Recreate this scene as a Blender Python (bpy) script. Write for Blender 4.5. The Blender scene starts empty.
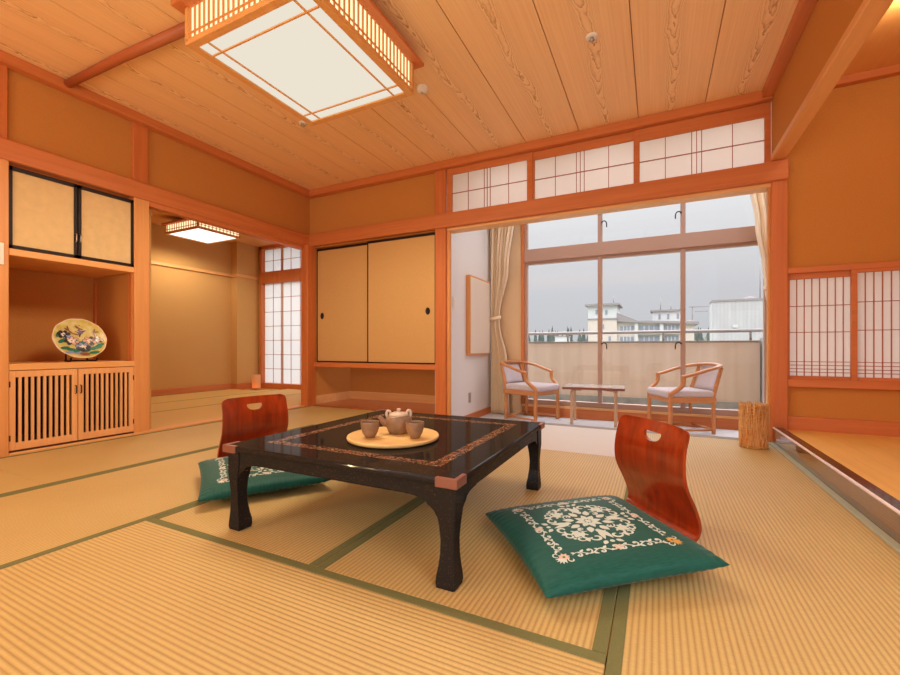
import bpy, bmesh, math, random
from mathutils import Vector, Matrix
from math import sin, cos, pi, radians, sqrt, atan2, exp
random.seed(7)
SC = bpy.context.scene
COL = SC.collection

# ------------------------------------------------------------------ mesh helper
class MB:
    def __init__(s):
        s.bm = bmesh.new()
    def _faces(s, n0, mi, smooth):
        s.bm.faces.ensure_lookup_table()
        for f in s.bm.faces[n0:]:
            f.material_index = mi
            f.smooth = smooth
    def box(s, x0, x1, y0, y1, z0, z1, mi=0, bev=0.0, M=None, seg=1):
        n0 = len(s.bm.faces)
        vs = [s.bm.verts.new((x, y, z)) for x in (x0, x1) for y in (y0, y1) for z in (z0, z1)]
        q = [(0, 1, 3, 2), (4, 6, 7, 5), (0, 4, 5, 1), (2, 3, 7, 6), (0, 2, 6, 4), (1, 5, 7, 3)]
        fs = [s.bm.faces.new([vs[i] for i in a]) for a in q]
        if M is not None:
            for v in vs: v.co = M @ v.co
        bmesh.ops.recalc_face_normals(s.bm, faces=fs)
        if bev > 0:
            es = list({e for f in fs for e in f.edges})
            bmesh.ops.bevel(s.bm, geom=es, offset=bev, segments=seg, affect='EDGES', profile=0.5)
        s._faces(n0, mi, False)
        return s
    def prism(s, poly, a0, a1, axis='z', mi=0, smooth=False, M=None):
        """extrude a 2d polygon along an axis. axis x: poly=(y,z); y: poly=(x,z); z: poly=(x,y)"""
        def mk(p, a):
            if axis == 'x': return Vector((a, p[0], p[1]))
            if axis == 'y': return Vector((p[0], a, p[1]))
            return Vector((p[0], p[1], a))
        n0 = len(s.bm.faces)
        A = [s.bm.verts.new(mk(p, a0)) for p in poly]
        B = [s.bm.verts.new(mk(p, a1)) for p in poly]
        if M is not None:
            for v in A + B: v.co = M @ v.co
        n = len(poly)
        fs = [s.bm.faces.new(A), s.bm.faces.new(B[::-1])]
        for i in range(n):
            fs.append(s.bm.faces.new((A[i], B[i], B[(i + 1) % n], A[(i + 1) % n])))
        bmesh.ops.recalc_face_normals(s.bm, faces=fs)
        s._faces(n0, mi, smooth)
        return s
    def loft(s, rings, mi=0, smooth=True, cap=True, closed=False):
        n0 = len(s.bm.faces)
        R = [[s.bm.verts.new(p) for p in r] for r in rings]
        n = len(rings[0]); fs = []
        rng = range(len(R)) if closed else range(len(R) - 1)
        for i in rng:
            a, b = R[i], R[(i + 1) % len(R)]
            for j in range(n):
                fs.append(s.bm.faces.new((a[j], a[(j + 1) % n], b[(j + 1) % n], b[j])))
        if cap and not closed:
            fs.append(s.bm.faces.new(R[0][::-1])); fs.append(s.bm.faces.new(R[-1]))
        bmesh.ops.recalc_face_normals(s.bm, faces=fs)
        s._faces(n0, mi, smooth)
        return s
    def tube(s, pts, r, n=8, mi=0, closed=False, r2=None, cap=True, up=None, smooth=True, square=False):
        P = [Vector(p) for p in pts]
        m = len(P); rings = []; prev = None
        for i in range(m):
            if closed: t = P[(i + 1) % m] - P[i - 1]
            else: t = P[min(i + 1, m - 1)] - P[max(i - 1, 0)]
            t.normalize()
            if up is not None: u = Vector(up)
            elif prev is None: u = Vector((0, 0, 1)) if abs(t.z) < 0.9 else Vector((1, 0, 0))
            else: u = prev
            a = u - t * u.dot(t)
            if a.length < 1e-6: a = Vector((1, 0, 0)) - t * t.x
            a.normalize(); b = t.cross(a); prev = a
            ra = r[i] if isinstance(r, (list, tuple)) else r
            rb = ra if r2 is None else (r2[i] if isinstance(r2, (list, tuple)) else r2)
            if square:
                k = 0.72
                pr = [(1, k), (k, 1), (-k, 1), (-1, k), (-1, -k), (-k, -1), (k, -1), (1, -k)]
                rings.append([P[i] + a * (ra * c) + b * (rb * d) for c, d in pr])
            else:
                rings.append([P[i] + a * (ra * cos(2 * pi * k / n)) + b * (rb * sin(2 * pi * k / n)) for k in range(n)])
        return s.loft(rings, mi, smooth and not square, cap, closed)
    def cyl(s, p0, p1, r0, r1=None, n=16, mi=0, smooth=True):
        r1 = r0 if r1 is None else r1
        return s.tube([p0, p1], [r0, r1], n=n, mi=mi, smooth=smooth)
    def lathe(s, prof, n=32, c=(0, 0, 0), mi=0, smooth=True, capb=True, capt=True, M=None, wob=None):
        n0 = len(s.bm.faces); rows = []; fs = []
        for r, z in prof:
            row = []
            for k in range(n):
                a = 2 * pi * k / n
                rr = r * (wob(a, r, z) if wob else 1)
                v = Vector((c[0] + rr * cos(a), c[1] + rr * sin(a), c[2] + z))
                row.append(s.bm.verts.new(M @ v if M is not None else v))
            rows.append(row)
        for a, b in zip(rows, rows[1:]):
            for k in range(n):
                fs.append(s.bm.faces.new((a[k], a[(k + 1) % n], b[(k + 1) % n], b[k])))
        if capb: fs.append(s.bm.faces.new(rows[0][::-1]))
        if capt: fs.append(s.bm.faces.new(rows[-1]))
        bmesh.ops.recalc_face_normals(s.bm, faces=fs)
        s._faces(n0, mi, smooth)
        return s
    def grid(s, fn, nu, nv, mi=0, smooth=True):
        n0 = len(s.bm.faces)
        V = [[s.bm.verts.new(fn(i / nu, j / nv)) for j in range(nv + 1)] for i in range(nu + 1)]
        for i in range(nu):
            for j in range(nv):
                s.bm.faces.new((V[i][j], V[i + 1][j], V[i + 1][j + 1], V[i][j + 1]))
        s._faces(n0, mi, smooth)
        return V
    def poly(s, pts, mi=0):
        n0 = len(s.bm.faces)
        s.bm.faces.new([s.bm.verts.new(p) for p in pts])
        s._faces(n0, mi, False)
        return s
    def build(s, name, mats, parent=None, loc=None, rot=None):
        me = bpy.data.meshes.new(name)
        s.bm.to_mesh(me); s.bm.free()
        if not isinstance(mats, (list, tuple)): mats = [mats]
        for m in mats: me.materials.append(m)
        o = bpy.data.objects.new(name, me)
        COL.objects.link(o)
        if parent is not None: o.parent = parent
        if loc is not None: o.location = loc
        if rot is not None: o.rotation_euler = rot
        return o

def tag(o, label, cat, group=None, kind=None):
    o['label'] = label; o['category'] = cat
    if group: o['group'] = group
    if kind: o['kind'] = kind
    return o
def thing(name, label, cat, loc=(0, 0, 0), rz=0.0, group=None):
    o = bpy.data.objects.new(name, None); COL.objects.link(o)
    o.empty_display_size = 0.05
    o.location = loc; o.rotation_euler = (0, 0, rz)
    return tag(o, label, cat, group)
def struct(name, mb, mat, label=None):
    o = mb.build(name, mat); o['kind'] = 'structure'
    if label: o['label'] = label
    return o
def copy_tree(o, parent=None):
    c = o.copy(); COL.objects.link(c)
    if parent is not None: c.parent = parent
    for ch in list(o.children): copy_tree(ch, c)
    return c
def box(*a, **k): return MB().box(*a, **k)
def catmull(pts, n=8):
    out = []; P = [Vector(p) for p in pts]
    for i in range(len(P) - 1):
        p0 = P[max(i - 1, 0)]; p1 = P[i]; p2 = P[i + 1]; p3 = P[min(i + 2, len(P) - 1)]
        for k in range(n):
            t = k / n
            out.append(0.5 * ((2 * p1) + (p2 - p0) * t + (2 * p0 - 5 * p1 + 4 * p2 - p3) * t * t + (3 * p1 - p0 - 3 * p2 + p3) * t ** 3))
    out.append(P[-1]); return out

# ------------------------------------------------------------------ materials
def lin(c):
    return tuple(((v / 255 / 12.92) if v / 255 <= 0.04045 else ((v / 255 + 0.055) / 1.055) ** 2.4) for v in c) + (1.0,)
class NT:
    def __init__(s, name):
        s.m = bpy.data.materials.new(name); s.m.use_nodes = True
        s.t = s.m.node_tree; s.t.nodes.clear()
        s.out = s.t.nodes.new('ShaderNodeOutputMaterial')
    def n(s, typ, **kw):
        nd = s.t.nodes.new(typ)
        for k, v in kw.items():
            if k.startswith('i_'):
                key = k[2:]
                nd.inputs[int(key) if key.isdigit() else key.replace('_', ' ')].default_value = v
            else: setattr(nd, k, v)
        return nd
    def l(s, a, b): s.t.links.new(a, b)
    def math(s, op, a, b=None, c=None, clamp=False):
        nd = s.t.nodes.new('ShaderNodeMath'); nd.operation = op; nd.use_clamp = clamp
        for i, v in enumerate((a, b, c)):
            if v is None: continue
            if isinstance(v, (int, float)): nd.inputs[i].default_value = v
            else: s.l(v, nd.inputs[i])
        return nd.outputs[0]
    def coord(s): return s.n('ShaderNodeTexCoord').outputs['Object']
    def mapping(s, scale, src=None, loc=(0, 0, 0)):
        mp = s.n('ShaderNodeMapping'); mp.inputs['Scale'].default_value = scale; mp.inputs['Location'].default_value = loc
        s.l(src or s.coord(), mp.inputs['Vector']); return mp.outputs[0]
    def noise(s, vec, scale=5, detail=4, rough=0.5, dist=0.0):
        nd = s.n('ShaderNodeTexNoise'); nd.inputs['Scale'].default_value = scale; nd.inputs['Detail'].default_value = detail
        nd.inputs['Roughness'].default_value = rough; nd.inputs['Distortion'].default_value = dist
        s.l(vec, nd.inputs['Vector']); return nd.outputs['Fac']
    def ramp(s, fac, stops, interp='LINEAR'):
        nd = s.n('ShaderNodeValToRGB'); cr = nd.color_ramp; cr.interpolation = interp
        while len(cr.elements) < len(stops): cr.elements.new(0.5)
        for e, (p, c) in zip(cr.elements, stops):
            e.position = p; e.color = c
        s.l(fac, nd.inputs[0]); return nd.outputs[0]
    def mix(s, fac, a, b):
        nd = s.n('ShaderNodeMix', data_type='RGBA')
        for sock, v in ((nd.inputs[0], fac), (nd.inputs[6], a), (nd.inputs[7], b)):
            if isinstance(v, (int, float, tuple)): sock.default_value = v
            else: s.l(v, sock)
        return nd.outputs[2]
    def bump(s, h, strength=0.3, dist=0.01):
        b = s.n('ShaderNodeBump'); b.inputs['Strength'].default_value = strength; b.inputs['Distance'].default_value = dist
        s.l(h, b.inputs['Height']); return b.outputs[0]
    def bsdf(s, color=None, rough=0.5, metallic=0.0, coat=0.0, spec=0.5, normal=None, **kw):
        b = s.n('ShaderNodeBsdfPrincipled')
        def put(k, v):
            if v is None: return
            if isinstance(v, (int, float, tuple)): b.inputs[k].default_value = v
            else: s.l(v, b.inputs[k])
        put('Base Color', color); put('Roughness', rough); put('Metallic', metallic)
        put('Coat Weight', coat); put('Specular IOR Level', spec); put('Normal', normal)
        for k, v in kw.items(): put(k.replace('_', ' '), v)
        s.l(b.outputs[0], s.out.inputs['Surface']); return b
    def xyz(s, vec):
        nd = s.n('ShaderNodeSeparateXYZ'); s.l(vec, nd.inputs[0]); return nd.outputs

def wood(name, c1, c2, axis='y', rough=0.5, coat=0.0, scale=1.0, bump=0.05):
    t = NT(name)
    k = 38 * scale; g = 1.6 * scale
    sc = {'x': (g, k, k), 'y': (k, g, k), 'z': (k, k, g)}[axis]
    f = t.noise(t.mapping(sc), 1.0, 5, 0.6, 0.6)
    f2 = t.noise(t.mapping(tuple(v * 0.25 for v in sc)), 1.0, 2, 0.5)
    f = t.math('ADD', t.math('MULTIPLY', f, 0.65), t.math('MULTIPLY', f2, 0.35))
    c = t.ramp(f, [(0.3, lin(c1)), (0.68, lin(c2))])
    t.bsdf(c, rough, coat=coat, normal=t.bump(f, bump, 0.003), Coat_Roughness=0.15)
    return t.m
def plain(name, c, rough=0.5, metallic=0.0, coat=0.0, spec=0.5, bump=None, var=0.0):
    t = NT(name); nrm = None; col = lin(c)
    if bump:
        h = t.noise(t.coord(), bump[0], 4, 0.6); nrm = t.bump(h, bump[1], bump[2])
        if var:
            d = tuple(v * (1 - var) for v in col[:3]) + (1,)
            e = tuple(min(1, v * (1 + var)) for v in col[:3]) + (1,)
            col = t.ramp(t.noise(t.coord(), bump[0] * 0.35, 3), [(0.3, d), (0.7, e)])
    t.bsdf(col, rough, metallic, coat, spec, nrm); return t.m
def emit(name, c, s, tex=None):
    t = NT(name); e = t.n('ShaderNodeEmission'); e.inputs[0].default_value = lin(c); e.inputs[1].default_value = s
    t.l(e.outputs[0], t.out.inputs[0]); return t.m

M = {}
M['post'] = wood('orange_cedar', (190, 102, 50), (206, 122, 64), 'z', 0.5)
M['beam_x'] = wood('orange_cedar_lengthwise', (190, 106, 56), (208, 126, 70), 'x', 0.5)
M['beam_y'] = wood('orange_cedar_depthwise', (190, 106, 56), (208, 126, 70), 'y', 0.5)
M['light_y'] = wood('pale_cedar_depthwise', (218, 156, 90), (230, 172, 106), 'y', 0.5)
M['light_x'] = wood('pale_cedar_lengthwise', (222, 166, 106), (236, 188, 128), 'x', 0.5)
M['light_z'] = wood('pale_cedar_upright', (208, 140, 78), (222, 158, 94), 'z', 0.5)
M['shelf_wood'] = wood('brown_board', (150, 82, 44), (176, 100, 54), 'x', 0.35)
M['cab_wood'] = wood('cabinet_cedar', (220, 158, 100), (234, 178, 118), 'z', 0.5)
M['cab_wood_y'] = wood('cabinet_cedar_lengthwise', (220, 158, 100), (234, 178, 118), 'y', 0.5)
M['chair_wood'] = wood('chair_beech', (186, 120, 70), (206, 142, 88), 'x', 0.4, 0.2)
M['tray_wood'] = wood('tray_wood', (228, 186, 116), (240, 204, 136), 'x', 0.5)
M['plaster'] = plain('sand_plaster', (196, 134, 70), 0.95, spec=0.1, bump=(420, 0.25, 0.004), var=0.05)
M['plaster_next'] = plain('ochre_plaster', (204, 158, 98), 0.95, spec=0.1, bump=(420, 0.2, 0.004), var=0.04)
M['white_wall'] = plain('white_wallpaper', (232, 230, 230), 0.9, spec=0.2, bump=(300, 0.1, 0.002))
M['sun_ceiling'] = plain('white_ceiling_board', (235, 232, 228), 0.9)
M['carpet'] = plain('pale_grey_carpet', (216, 220, 228), 0.95, spec=0.1, bump=(500, 0.4, 0.004), var=0.06)
M['black'] = plain('black_lacquer', (38, 22, 18), 0.5, spec=0.25)
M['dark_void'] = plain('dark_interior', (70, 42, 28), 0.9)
M['fusuma'] = plain('cream_fusuma_paper', (204, 162, 104), 0.75, spec=0.2, bump=(180, 0.08, 0.002), var=0.02)
M['cab_paper'] = plain('flecked_cream_paper', (216, 186, 136), 0.75, spec=0.2, bump=(60, 0.1, 0.002), var=0.05)
M['metal'] = plain('brushed_steel', (190, 190, 190), 0.3, 1.0)
M['dark_metal'] = plain('dark_bronze', (60, 48, 40), 0.4, 0.8)
M['switch'] = plain('white_plastic', (236, 232, 226), 0.4)
M['copper'] = plain('matt_copper', (146, 98, 82), 0.42, 0.55, bump=(400, 0.1, 0.001))
M['window_frame'] = plain('brown_aluminium', (176, 142, 126), 0.5, 0.1)
M['sill_edge'] = plain('worn_grey_sill', (128, 112, 100), 0.6)
M['cloth_green'] = plain('olive_green_border_cloth', (112, 112, 70), 0.85, spec=0.25, bump=(900, 0.3, 0.002), var=0.08)
M['cloth_pale'] = plain('green_border_cloth_painted_sheen', (176, 182, 160), 0.8, spec=0.3, bump=(900, 0.3, 0.002), var=0.06)  # green cloth colour lightened to stand in for reflected light
M['curtain'] = plain('beige_curtain_cloth', (244, 226, 200), 0.9, spec=0.15, bump=(350, 0.15, 0.002))
M['seat_cloth'] = plain('lilac_grey_upholstery', (204, 196, 204), 0.9, spec=0.2, bump=(700, 0.3, 0.002), var=0.06)
M['ceramic'] = plain('grey_brown_stoneware', (142, 112, 86), 0.42, bump=(120, 0.1, 0.002), var=0.18)
M['ceramic_in'] = plain('dark_cup_inside', (70, 48, 36), 0.3)
M['concrete'] = plain('weathered_parapet', (212, 194, 178), 0.9, spec=0.2, bump=(30, 0.1, 0.004), var=0.05)
M['balcony'] = plain('grey_balcony_floor', (150, 146, 138), 0.9, bump=(12, 0.3, 0.01), var=0.25)
M['rail_metal'] = plain('pinkish_grey_rail', (152, 140, 136), 0.5, 0.2)
M['bld_beige'] = plain('beige_render', (168, 156, 146), 0.9)
M['bld_white'] = plain('white_render', (166, 165, 164), 0.9)
M['bld_grey'] = plain('pale_grey_cladding', (206, 204, 202), 0.9, bump=(0.8, 0.1, 0.01), var=0.04)
M['bld_roof'] = plain('grey_roof', (120, 112, 112), 0.9)
M['bld_glass'] = plain('far_window_glass', (112, 116, 126), 0.3)
M['tree'] = plain('dark_conifer', (62, 68, 62), 0.95, bump=(0.9, 0.5, 0.3), var=0.3)
M['bush'] = plain('pale_foliage', (108, 110, 84), 0.95, bump=(0.9, 0.5, 0.3), var=0.3)
M['ground'] = plain('far_ground', (150, 156, 140), 0.95)
M['bamboo'] = wood('bamboo_strip', (176, 108, 46), (246, 206, 140), 'z', 0.45, 0.1, scale=6)
M['batten'] = wood('red_brown_log', (160, 84, 48), (182, 100, 56), 'x', 0.5)

def ceiling_mat():
    t = NT('cedar_ceiling_boards')
    x, y, z = t.xyz(t.coord())
    W = 0.443
    b = t.math('DIVIDE', t.math('SUBTRACT', x, 0.32), W)
    idx = t.math('FLOOR', b)
    wn = t.n('ShaderNodeTexWhiteNoise', noise_dimensions='1D'); t.l(idx, wn.inputs['W'])
    u = t.math('MULTIPLY', t.math('SUBTRACT', t.math('SUBTRACT', b, idx), 0.5), W)
    wob = t.noise(t.mapping((1.2, 0.9, 1)), 2.0, 2)
    u2 = t.math('ADD', u, t.math('MULTIPLY', t.math('SUBTRACT', wob, 0.5), 0.10))
    comb = t.n('ShaderNodeCombineXYZ'); t.l(t.math('MULTIPLY', x, 3.0), comb.inputs[0]); t.l(t.math('MULTIPLY', y, 1.2), comb.inputs[1]); t.l(t.math('MULTIPLY', wn.outputs[0], 9.0), comb.inputs[2])
    n2 = t.noise(comb.outputs[0], 3.0, 4, 0.6)
    f = t.math('ADD', t.math('MULTIPLY', t.math('MULTIPLY', u2, u2), 130.0), t.math('MULTIPLY', y, 0.62))
    f = t.math('ADD', f, t.math('MULTIPLY', n2, 0.55))
    f = t.math('ADD', f, t.math('MULTIPLY', wn.outputs[0], 5.0))
    ring = t.math('FRACT', t.math('MULTIPLY', f, 10.0))
    line = t.math('POWER', ring, 4.0)
    # the cathedral figure is strong along the middle of each board and fades to fine straight grain
    cen = t.math('SUBTRACT', 1.0, t.math('MULTIPLY', t.math('ABSOLUTE', u2), 13.0), clamp=True)
    fine = t.noise(t.mapping((130, 1.2, 1)), 1.0, 3, 0.6)
    c = t.ramp(fine, [(0.25, lin((234, 188, 134))), (0.75, lin((245, 206, 154)))])
    tone = t.math('MULTIPLY', line, t.math('MULTIPLY', cen, 0.85), clamp=True)
    c = t.mix(tone, c, lin((156, 92, 48)))
    hi = t.math('MULTIPLY', t.math('SUBTRACT', 1.0, ring), t.math('MULTIPLY', cen, 0.5))
    c = t.mix(hi, c, lin((250, 218, 170)))
    t.bsdf(c, 0.55, spec=0.3)
    return t.m
M['ceiling'] = ceiling_mat()

def tatami_mat_material():
    t = NT('woven_rush')
    co = t.coord(); x, y, z = t.xyz(co)
    rib = t.math('SINE', t.math('MULTIPLY', y, 2 * pi / 0.0142))
    rib01 = t.math('ADD', t.math('MULTIPLY', rib, 0.5), 0.5)
    ribp = t.math('POWER', rib01, 0.5)
    weave = t.noise(t.mapping((420, 60, 1), co), 1.0, 2)
    big = t.noise(co, 2.2, 3)
    c = t.ramp(t.math('ADD', t.math('MULTIPLY', weave, 0.6), t.math('MULTIPLY', big, 0.4)),
               [(0.3, lin((188, 160, 98))), (0.7, lin((206, 181, 120)))])
    c = t.mix(t.math('MULTIPLY', t.math('SUBTRACT', 1.0, ribp), 0.55), c, lin((140, 98, 50)))
    h = t.math('ADD', t.math('MULTIPLY', ribp, 1.0), t.math('MULTIPLY', weave, 0.25))
    t.bsdf(c, 0.55, spec=0.35, normal=t.bump(h, 0.55, 0.002))
    return t.m
M['rush'] = tatami_mat_material()
M['toko_floor'] = wood('golden_floor_board', (222, 170, 84), (236, 188, 102), 'y', 0.55)
M['rush_plain'] = plain('smooth_rush', (218, 178, 106), 0.6, spec=0.3, bump=(500, 0.3, 0.002), var=0.05)

def paper_mat(name, c, tr=0.6):
    t = NT(name)
    d = t.n('ShaderNodeBsdfDiffuse'); d.inputs[0].default_value = lin(c)
    tl = t.n('ShaderNodeBsdfTranslucent'); tl.inputs[0].default_value = lin(c)
    mx = t.n('ShaderNodeMixShader'); mx.inputs[0].default_value = tr
    t.l(d.outputs[0], mx.inputs[1]); t.l(tl.outputs[0], mx.inputs[2]); t.l(mx.outputs[0], t.out.inputs[0])
    return t.m
M['paper'] = paper_mat('shoji_paper', (248, 244, 240), 0.75)

def glass_mat():
    t = NT('clear_glass')
    tr = t.n('ShaderNodeBsdfTransparent'); tr.inputs[0].default_value = (0.96, 0.965, 0.97, 1)
    gl = t.n('ShaderNodeBsdfGlossy'); gl.inputs['Roughness'].default_value = 0.0
    fr = t.n('ShaderNodeFresnel'); fr.inputs[0].default_value = 1.45
    mx = t.n('ShaderNodeMixShader')
    t.l(t.math('MULTIPLY', fr.outputs[0], 0.6), mx.inputs[0])
    t.l(tr.outputs[0], mx.inputs[1]); t.l(gl.outputs[0], mx.inputs[2]); t.l(mx.outputs[0], t.out.inputs[0])
    return t.m
M['glass'] = glass_mat()

def table_mat(border, hx, hy):
    t = NT('speckled_black_lacquer' + ('_with_gold_border' if border else ''))
    co = t.coord(); x, y, z = t.xyz(co)
    vo = t.n('ShaderNodeTexVoronoi'); vo.inputs['Scale'].default_value = 260; t.l(co, vo.inputs['Vector'])
    spk = t.math('LESS_THAN', vo.outputs['Distance'], 0.16)
    rnd = t.xyz(vo.outputs['Color'])[0]
    spk = t.math('MULTIPLY', spk, t.math('GREATER_THAN', rnd, 0.55))
    c = t.mix(spk, lin((40, 36, 34)), lin((128, 98, 72)))
    fac = t.math('MULTIPLY', spk, 0.5)
    if border:
        ax = t.math('SUBTRACT', hx, t.math('ABSOLUTE', x)); ay = t.math('SUBTRACT', hy, t.math('ABSOLUTE', y))
        d = t.math('MINIMUM', ax, ay)
        band = t.math('LESS_THAN', t.math('ABSOLUTE', t.math('SUBTRACT', d, 0.119)), 0.021)
        n1 = t.noise(co, 60, 2, 0.5, 1.4)
        vine = t.math('LESS_THAN', t.math('ABSOLUTE', t.math('SUBTRACT', n1, 0.5)), 0.035)
        g = t.math('MULTIPLY', band, vine)
        c = t.mix(g, c, lin((170, 122, 88)))
    b = t.bsdf(c, 0.5, spec=0.0)
    gl = t.n('ShaderNodeBsdfGlossy'); gl.inputs['Roughness'].default_value = 0.06
    fr = t.n('ShaderNodeFresnel'); fr.inputs[0].default_value = 1.5
    mx = t.n('ShaderNodeMixShader'); t.l(t.math('MULTIPLY', fr.outputs[0], 0.28), mx.inputs[0])
    t.l(b.outputs[0], mx.inputs[1]); t.l(gl.outputs[0], mx.inputs[2]); t.l(mx.outputs[0], t.out.inputs[0])
    return t.m
def zaisu_mat():
    t = NT('red_brown_bent_plywood')
    f = t.noise(t.mapping((30, 30, 2.0)), 1.0, 4, 0.6, 0.5)
    c = t.ramp(f, [(0.3, lin((120, 36, 10))), (0.7, lin((168, 58, 18)))])
    t.bsdf(c, 0.28, coat=0.7, spec=0.5, Coat_Roughness=0.12)
    return t.m
M['zaisu'] = zaisu_mat()
def satin(name, c, c2):
    t = NT(name)
    f = t.noise(t.mapping((400, 25, 25)), 1.0, 2)
    col = t.ramp(f, [(0.3, lin(c)), (0.7, lin(c2))])
    t.bsdf(col, 0.58, spec=0.25, normal=t.bump(f, 0.06, 0.001), Sheen_Weight=0.15, Sheen_Roughness=0.4)
    return t.m
M['satin'] = satin('teal_satin', (10, 72, 64), (20, 88, 78))
M['thread'] = plain('cream_thread', (200, 214, 206), 0.6, bump=(1500, 0.3, 0.001))
M['thread_gold'] = plain('gold_thread', (206, 160, 84), 0.5)
M['thread_pink'] = plain('pink_beige_thread', (206, 186, 168), 0.6)

# ------------------------------------------------------------------ camera
cam = bpy.data.cameras.new('camera'); co = bpy.data.objects.new('camera', cam); COL.objects.link(co)
cam.sensor_width = 36; cam.lens = 36 * 420 / 900
cam.shift_y = 10.5 / 900
cam.clip_start = 0.02; cam.clip_end = 2000
co.location = (0, 0, 0.653)
co.rotation_euler = (pi / 2, 0, atan2(206, 420))
SC.camera = co

# ------------------------------------------------------------------ the setting
LX = -3.53      # face of the left posts
BY = 3.58       # face of the back posts
CZ = 2.43
struct('floor', box(-3.7, 0.73, -2.6, 3.60, -0.25, -0.055), M['rush_plain'])
# ceiling boards with shadow gaps
mb = MB()
xs = [0.32 + 0.443 * k for k in range(-10, 2)]
for a, b in zip(xs, xs[1:]):
    mb.box(a + 0.0028, b - 0.0028, -2.6, 3.64, CZ, CZ + 0.02)
struct('ceiling', mb, M['ceiling'])
struct('ceiling_1', box(-3.9, 0.85, -2.6, 3.66, CZ + 0.02, CZ + 0.06), M['batten'], 'dark backing of the ceiling boards')
# plaster walls
mb = MB()
mb.box(-3.67, -3.57, -2.6, 3.70, 1.80, CZ + 0.02)
mb.box(-3.67, -3.57, -2.6, 1.02, -0.1, 1.82)
struct('wall_left', mb, M['plaster'])
mb = MB()
mb.box(-3.67, -1.86, 3.62, 3.70, 1.79, CZ + 0.02)
struct('wall_back', mb, M['plaster'])
# closet recess below and behind the fusuma
mb = MB()
mb.box(-3.58, -3.50, 3.60, 4.30, -0.1, 1.80)
mb.box(-3.58, -1.88, 4.25, 4.32, -0.1, 1.80)
struct('wall_closet', mb, M['plaster'])
struct('floor_closet', box(-3.50, -1.88, 3.575, 4.25, -0.05, 0.012, bev=0.003), M['shelf_wood'])
mb = MB(); mb.box(-3.50, -1.88, 4.235, 4.25, 0.012, 0.105); mb.box(-3.50, -3.487, 3.64, 4.235, 0.012, 0.105)
struct('baseboard_closet', mb, M['light_x'])
# trims: ceiling mouldings
struct('trim_1', box(-3.57, -3.50, -2.6, 3.62, 2.365, CZ, bev=0.004), M['beam_y'])
struct('trim_2', box(-3.56, 0.72, 3.545, 3.62, 2.36, CZ, bev=0.004), M['beam_x'])
struct('trim_3', box(0.655, 0.72, -2.6, 3.56, 2.375, CZ, bev=0.004), M['beam_y'])
# long rails at door-head height
mb = MB(); mb.box(-3.57, -3.515, -2.6, 3.60, 1.79, 1.915, bev=0.005); mb.box(-3.60, -3.53, 1.90, 3.49, 1.755, 1.795)
struct('trim_4', mb, M['beam_y'])
mb = MB(); mb.box(-3.56, 0.808, 3.555, 3.64, 1.80, 1.932, bev=0.005)
struct('trim_5', mb, M['beam_x'])
struct('trim_6', box(-1.80, 0.72, 3.60, 3.72, 1.775, 1.80, bev=0.003), M['light_x'])
# posts
struct('trim_7', box(-3.62, LX, 0.94, 1.112, -0.03, 1.80, bev=0.004), M['light_z'])
struct('trim_8', box(-3.62, LX, 1.796, 1.90, -0.03, 1.80, bev=0.004), M['light_z'])
mb = MB(); mb.box(-3.60, -3.548, 0.94, 1.112, 1.91, 2.37, bev=0.003); mb.box(-3.60, -3.548, 1.796, 1.90, 1.91, 2.37, bev=0.003)
struct('trim_9', mb, M['post'])
struct('trim_10', box(-3.57, -3.47, 3.485, 3.61, -0.03, 1.80, bev=0.004), M['post'])
struct('trim_11', box(-1.917, -1.805, BY, 3.70, -0.2, 2.365, bev=0.004), M['post'])
struct('trim_12', box(0.717, 0.808, BY, 3.70, -0.2, 1.96, bev=0.004), M['post'])
struct('trim_13', box(0.702, 0.722, 3.615, 3.66, -0.2, 1.80, bev=0.003), M['light_z'])
struct('trim_14', box(-1.806, -1.775, 3.615, 3.65, -0.2, 1.80, bev=0.003), M['light_z'])
# thresholds
struct('trim_15', box(-3.64, -3.51, 1.112, 3.49, -0.03, 0.012, bev=0.003), M['light_y'])
struct('trim_16', box(-1.81, 0.72, 3.575, 3.66, -0.24, 0.002, bev=0.003), M['sill_edge'])
struct('trim_17', box(-3.50, -1.915, 3.585, 3.66, 0.44, 0.492, bev=0.003), M['beam_x'])
# alcove with cabinets in the left wall
mb = MB()
mb.box(-4.2, -4.12, 1.05, 1.86, -0.1, 1.85); mb.box(-4.2, -3.56, 1.02, 1.10, -0.1, 1.85)
mb.box(-4.2, -3.56, 1.81, 1.89, -0.1, 1.85)
struct('wall_alcove', mb, M['plaster'])
mb = MB(); mb.box(-4.12, -4.10, 1.795, 1.81, 0.55, 1.22); mb.box(-3.60, -3.565, 1.79, 1.812, 0.55, 1.22)
struct('trim_18', mb, M['post'])
# tokonoma (raised alcove on the right)
struct('floor_tokonoma', box(0.785, 2.0, 0.2, 3.62, -0.05, 0.095), M['toko_floor'])
t = NT('glossy_black_alcove_edge'); t.bsdf(lin((44, 32, 32)), 0.12, coat=0.15, spec=0.6, Coat_Roughness=0.04); M['kamachi'] = t.m; t = NT('lacquer_face_painted_reflection'); t.bsdf(lin((112, 82, 62)), 0.1, coat=1.0, spec=0.8, Coat_Roughness=0.03); M['kamachi_face'] = t.m
struct('trim_19', box(0.728, 0.788, 0.2, 3.585, -0.05, 0.108, bev=0.008, seg=1), M['kamachi'])
struct('trim_30', box(0.722, 0.734, 0.2, 3.583, 0.098, 0.1095, bev=0.003), plain('painted_edge_highlight', (238, 224, 220), 0.3))  # pale strip paints the window highlight along the black edge
struct('trim_31', box(0.7265, 0.7285, 0.2, 3.583, -0.05, 0.098), M['kamachi_face'])  # brown base colour stands in for tatami mirrored in the black lacquer
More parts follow.
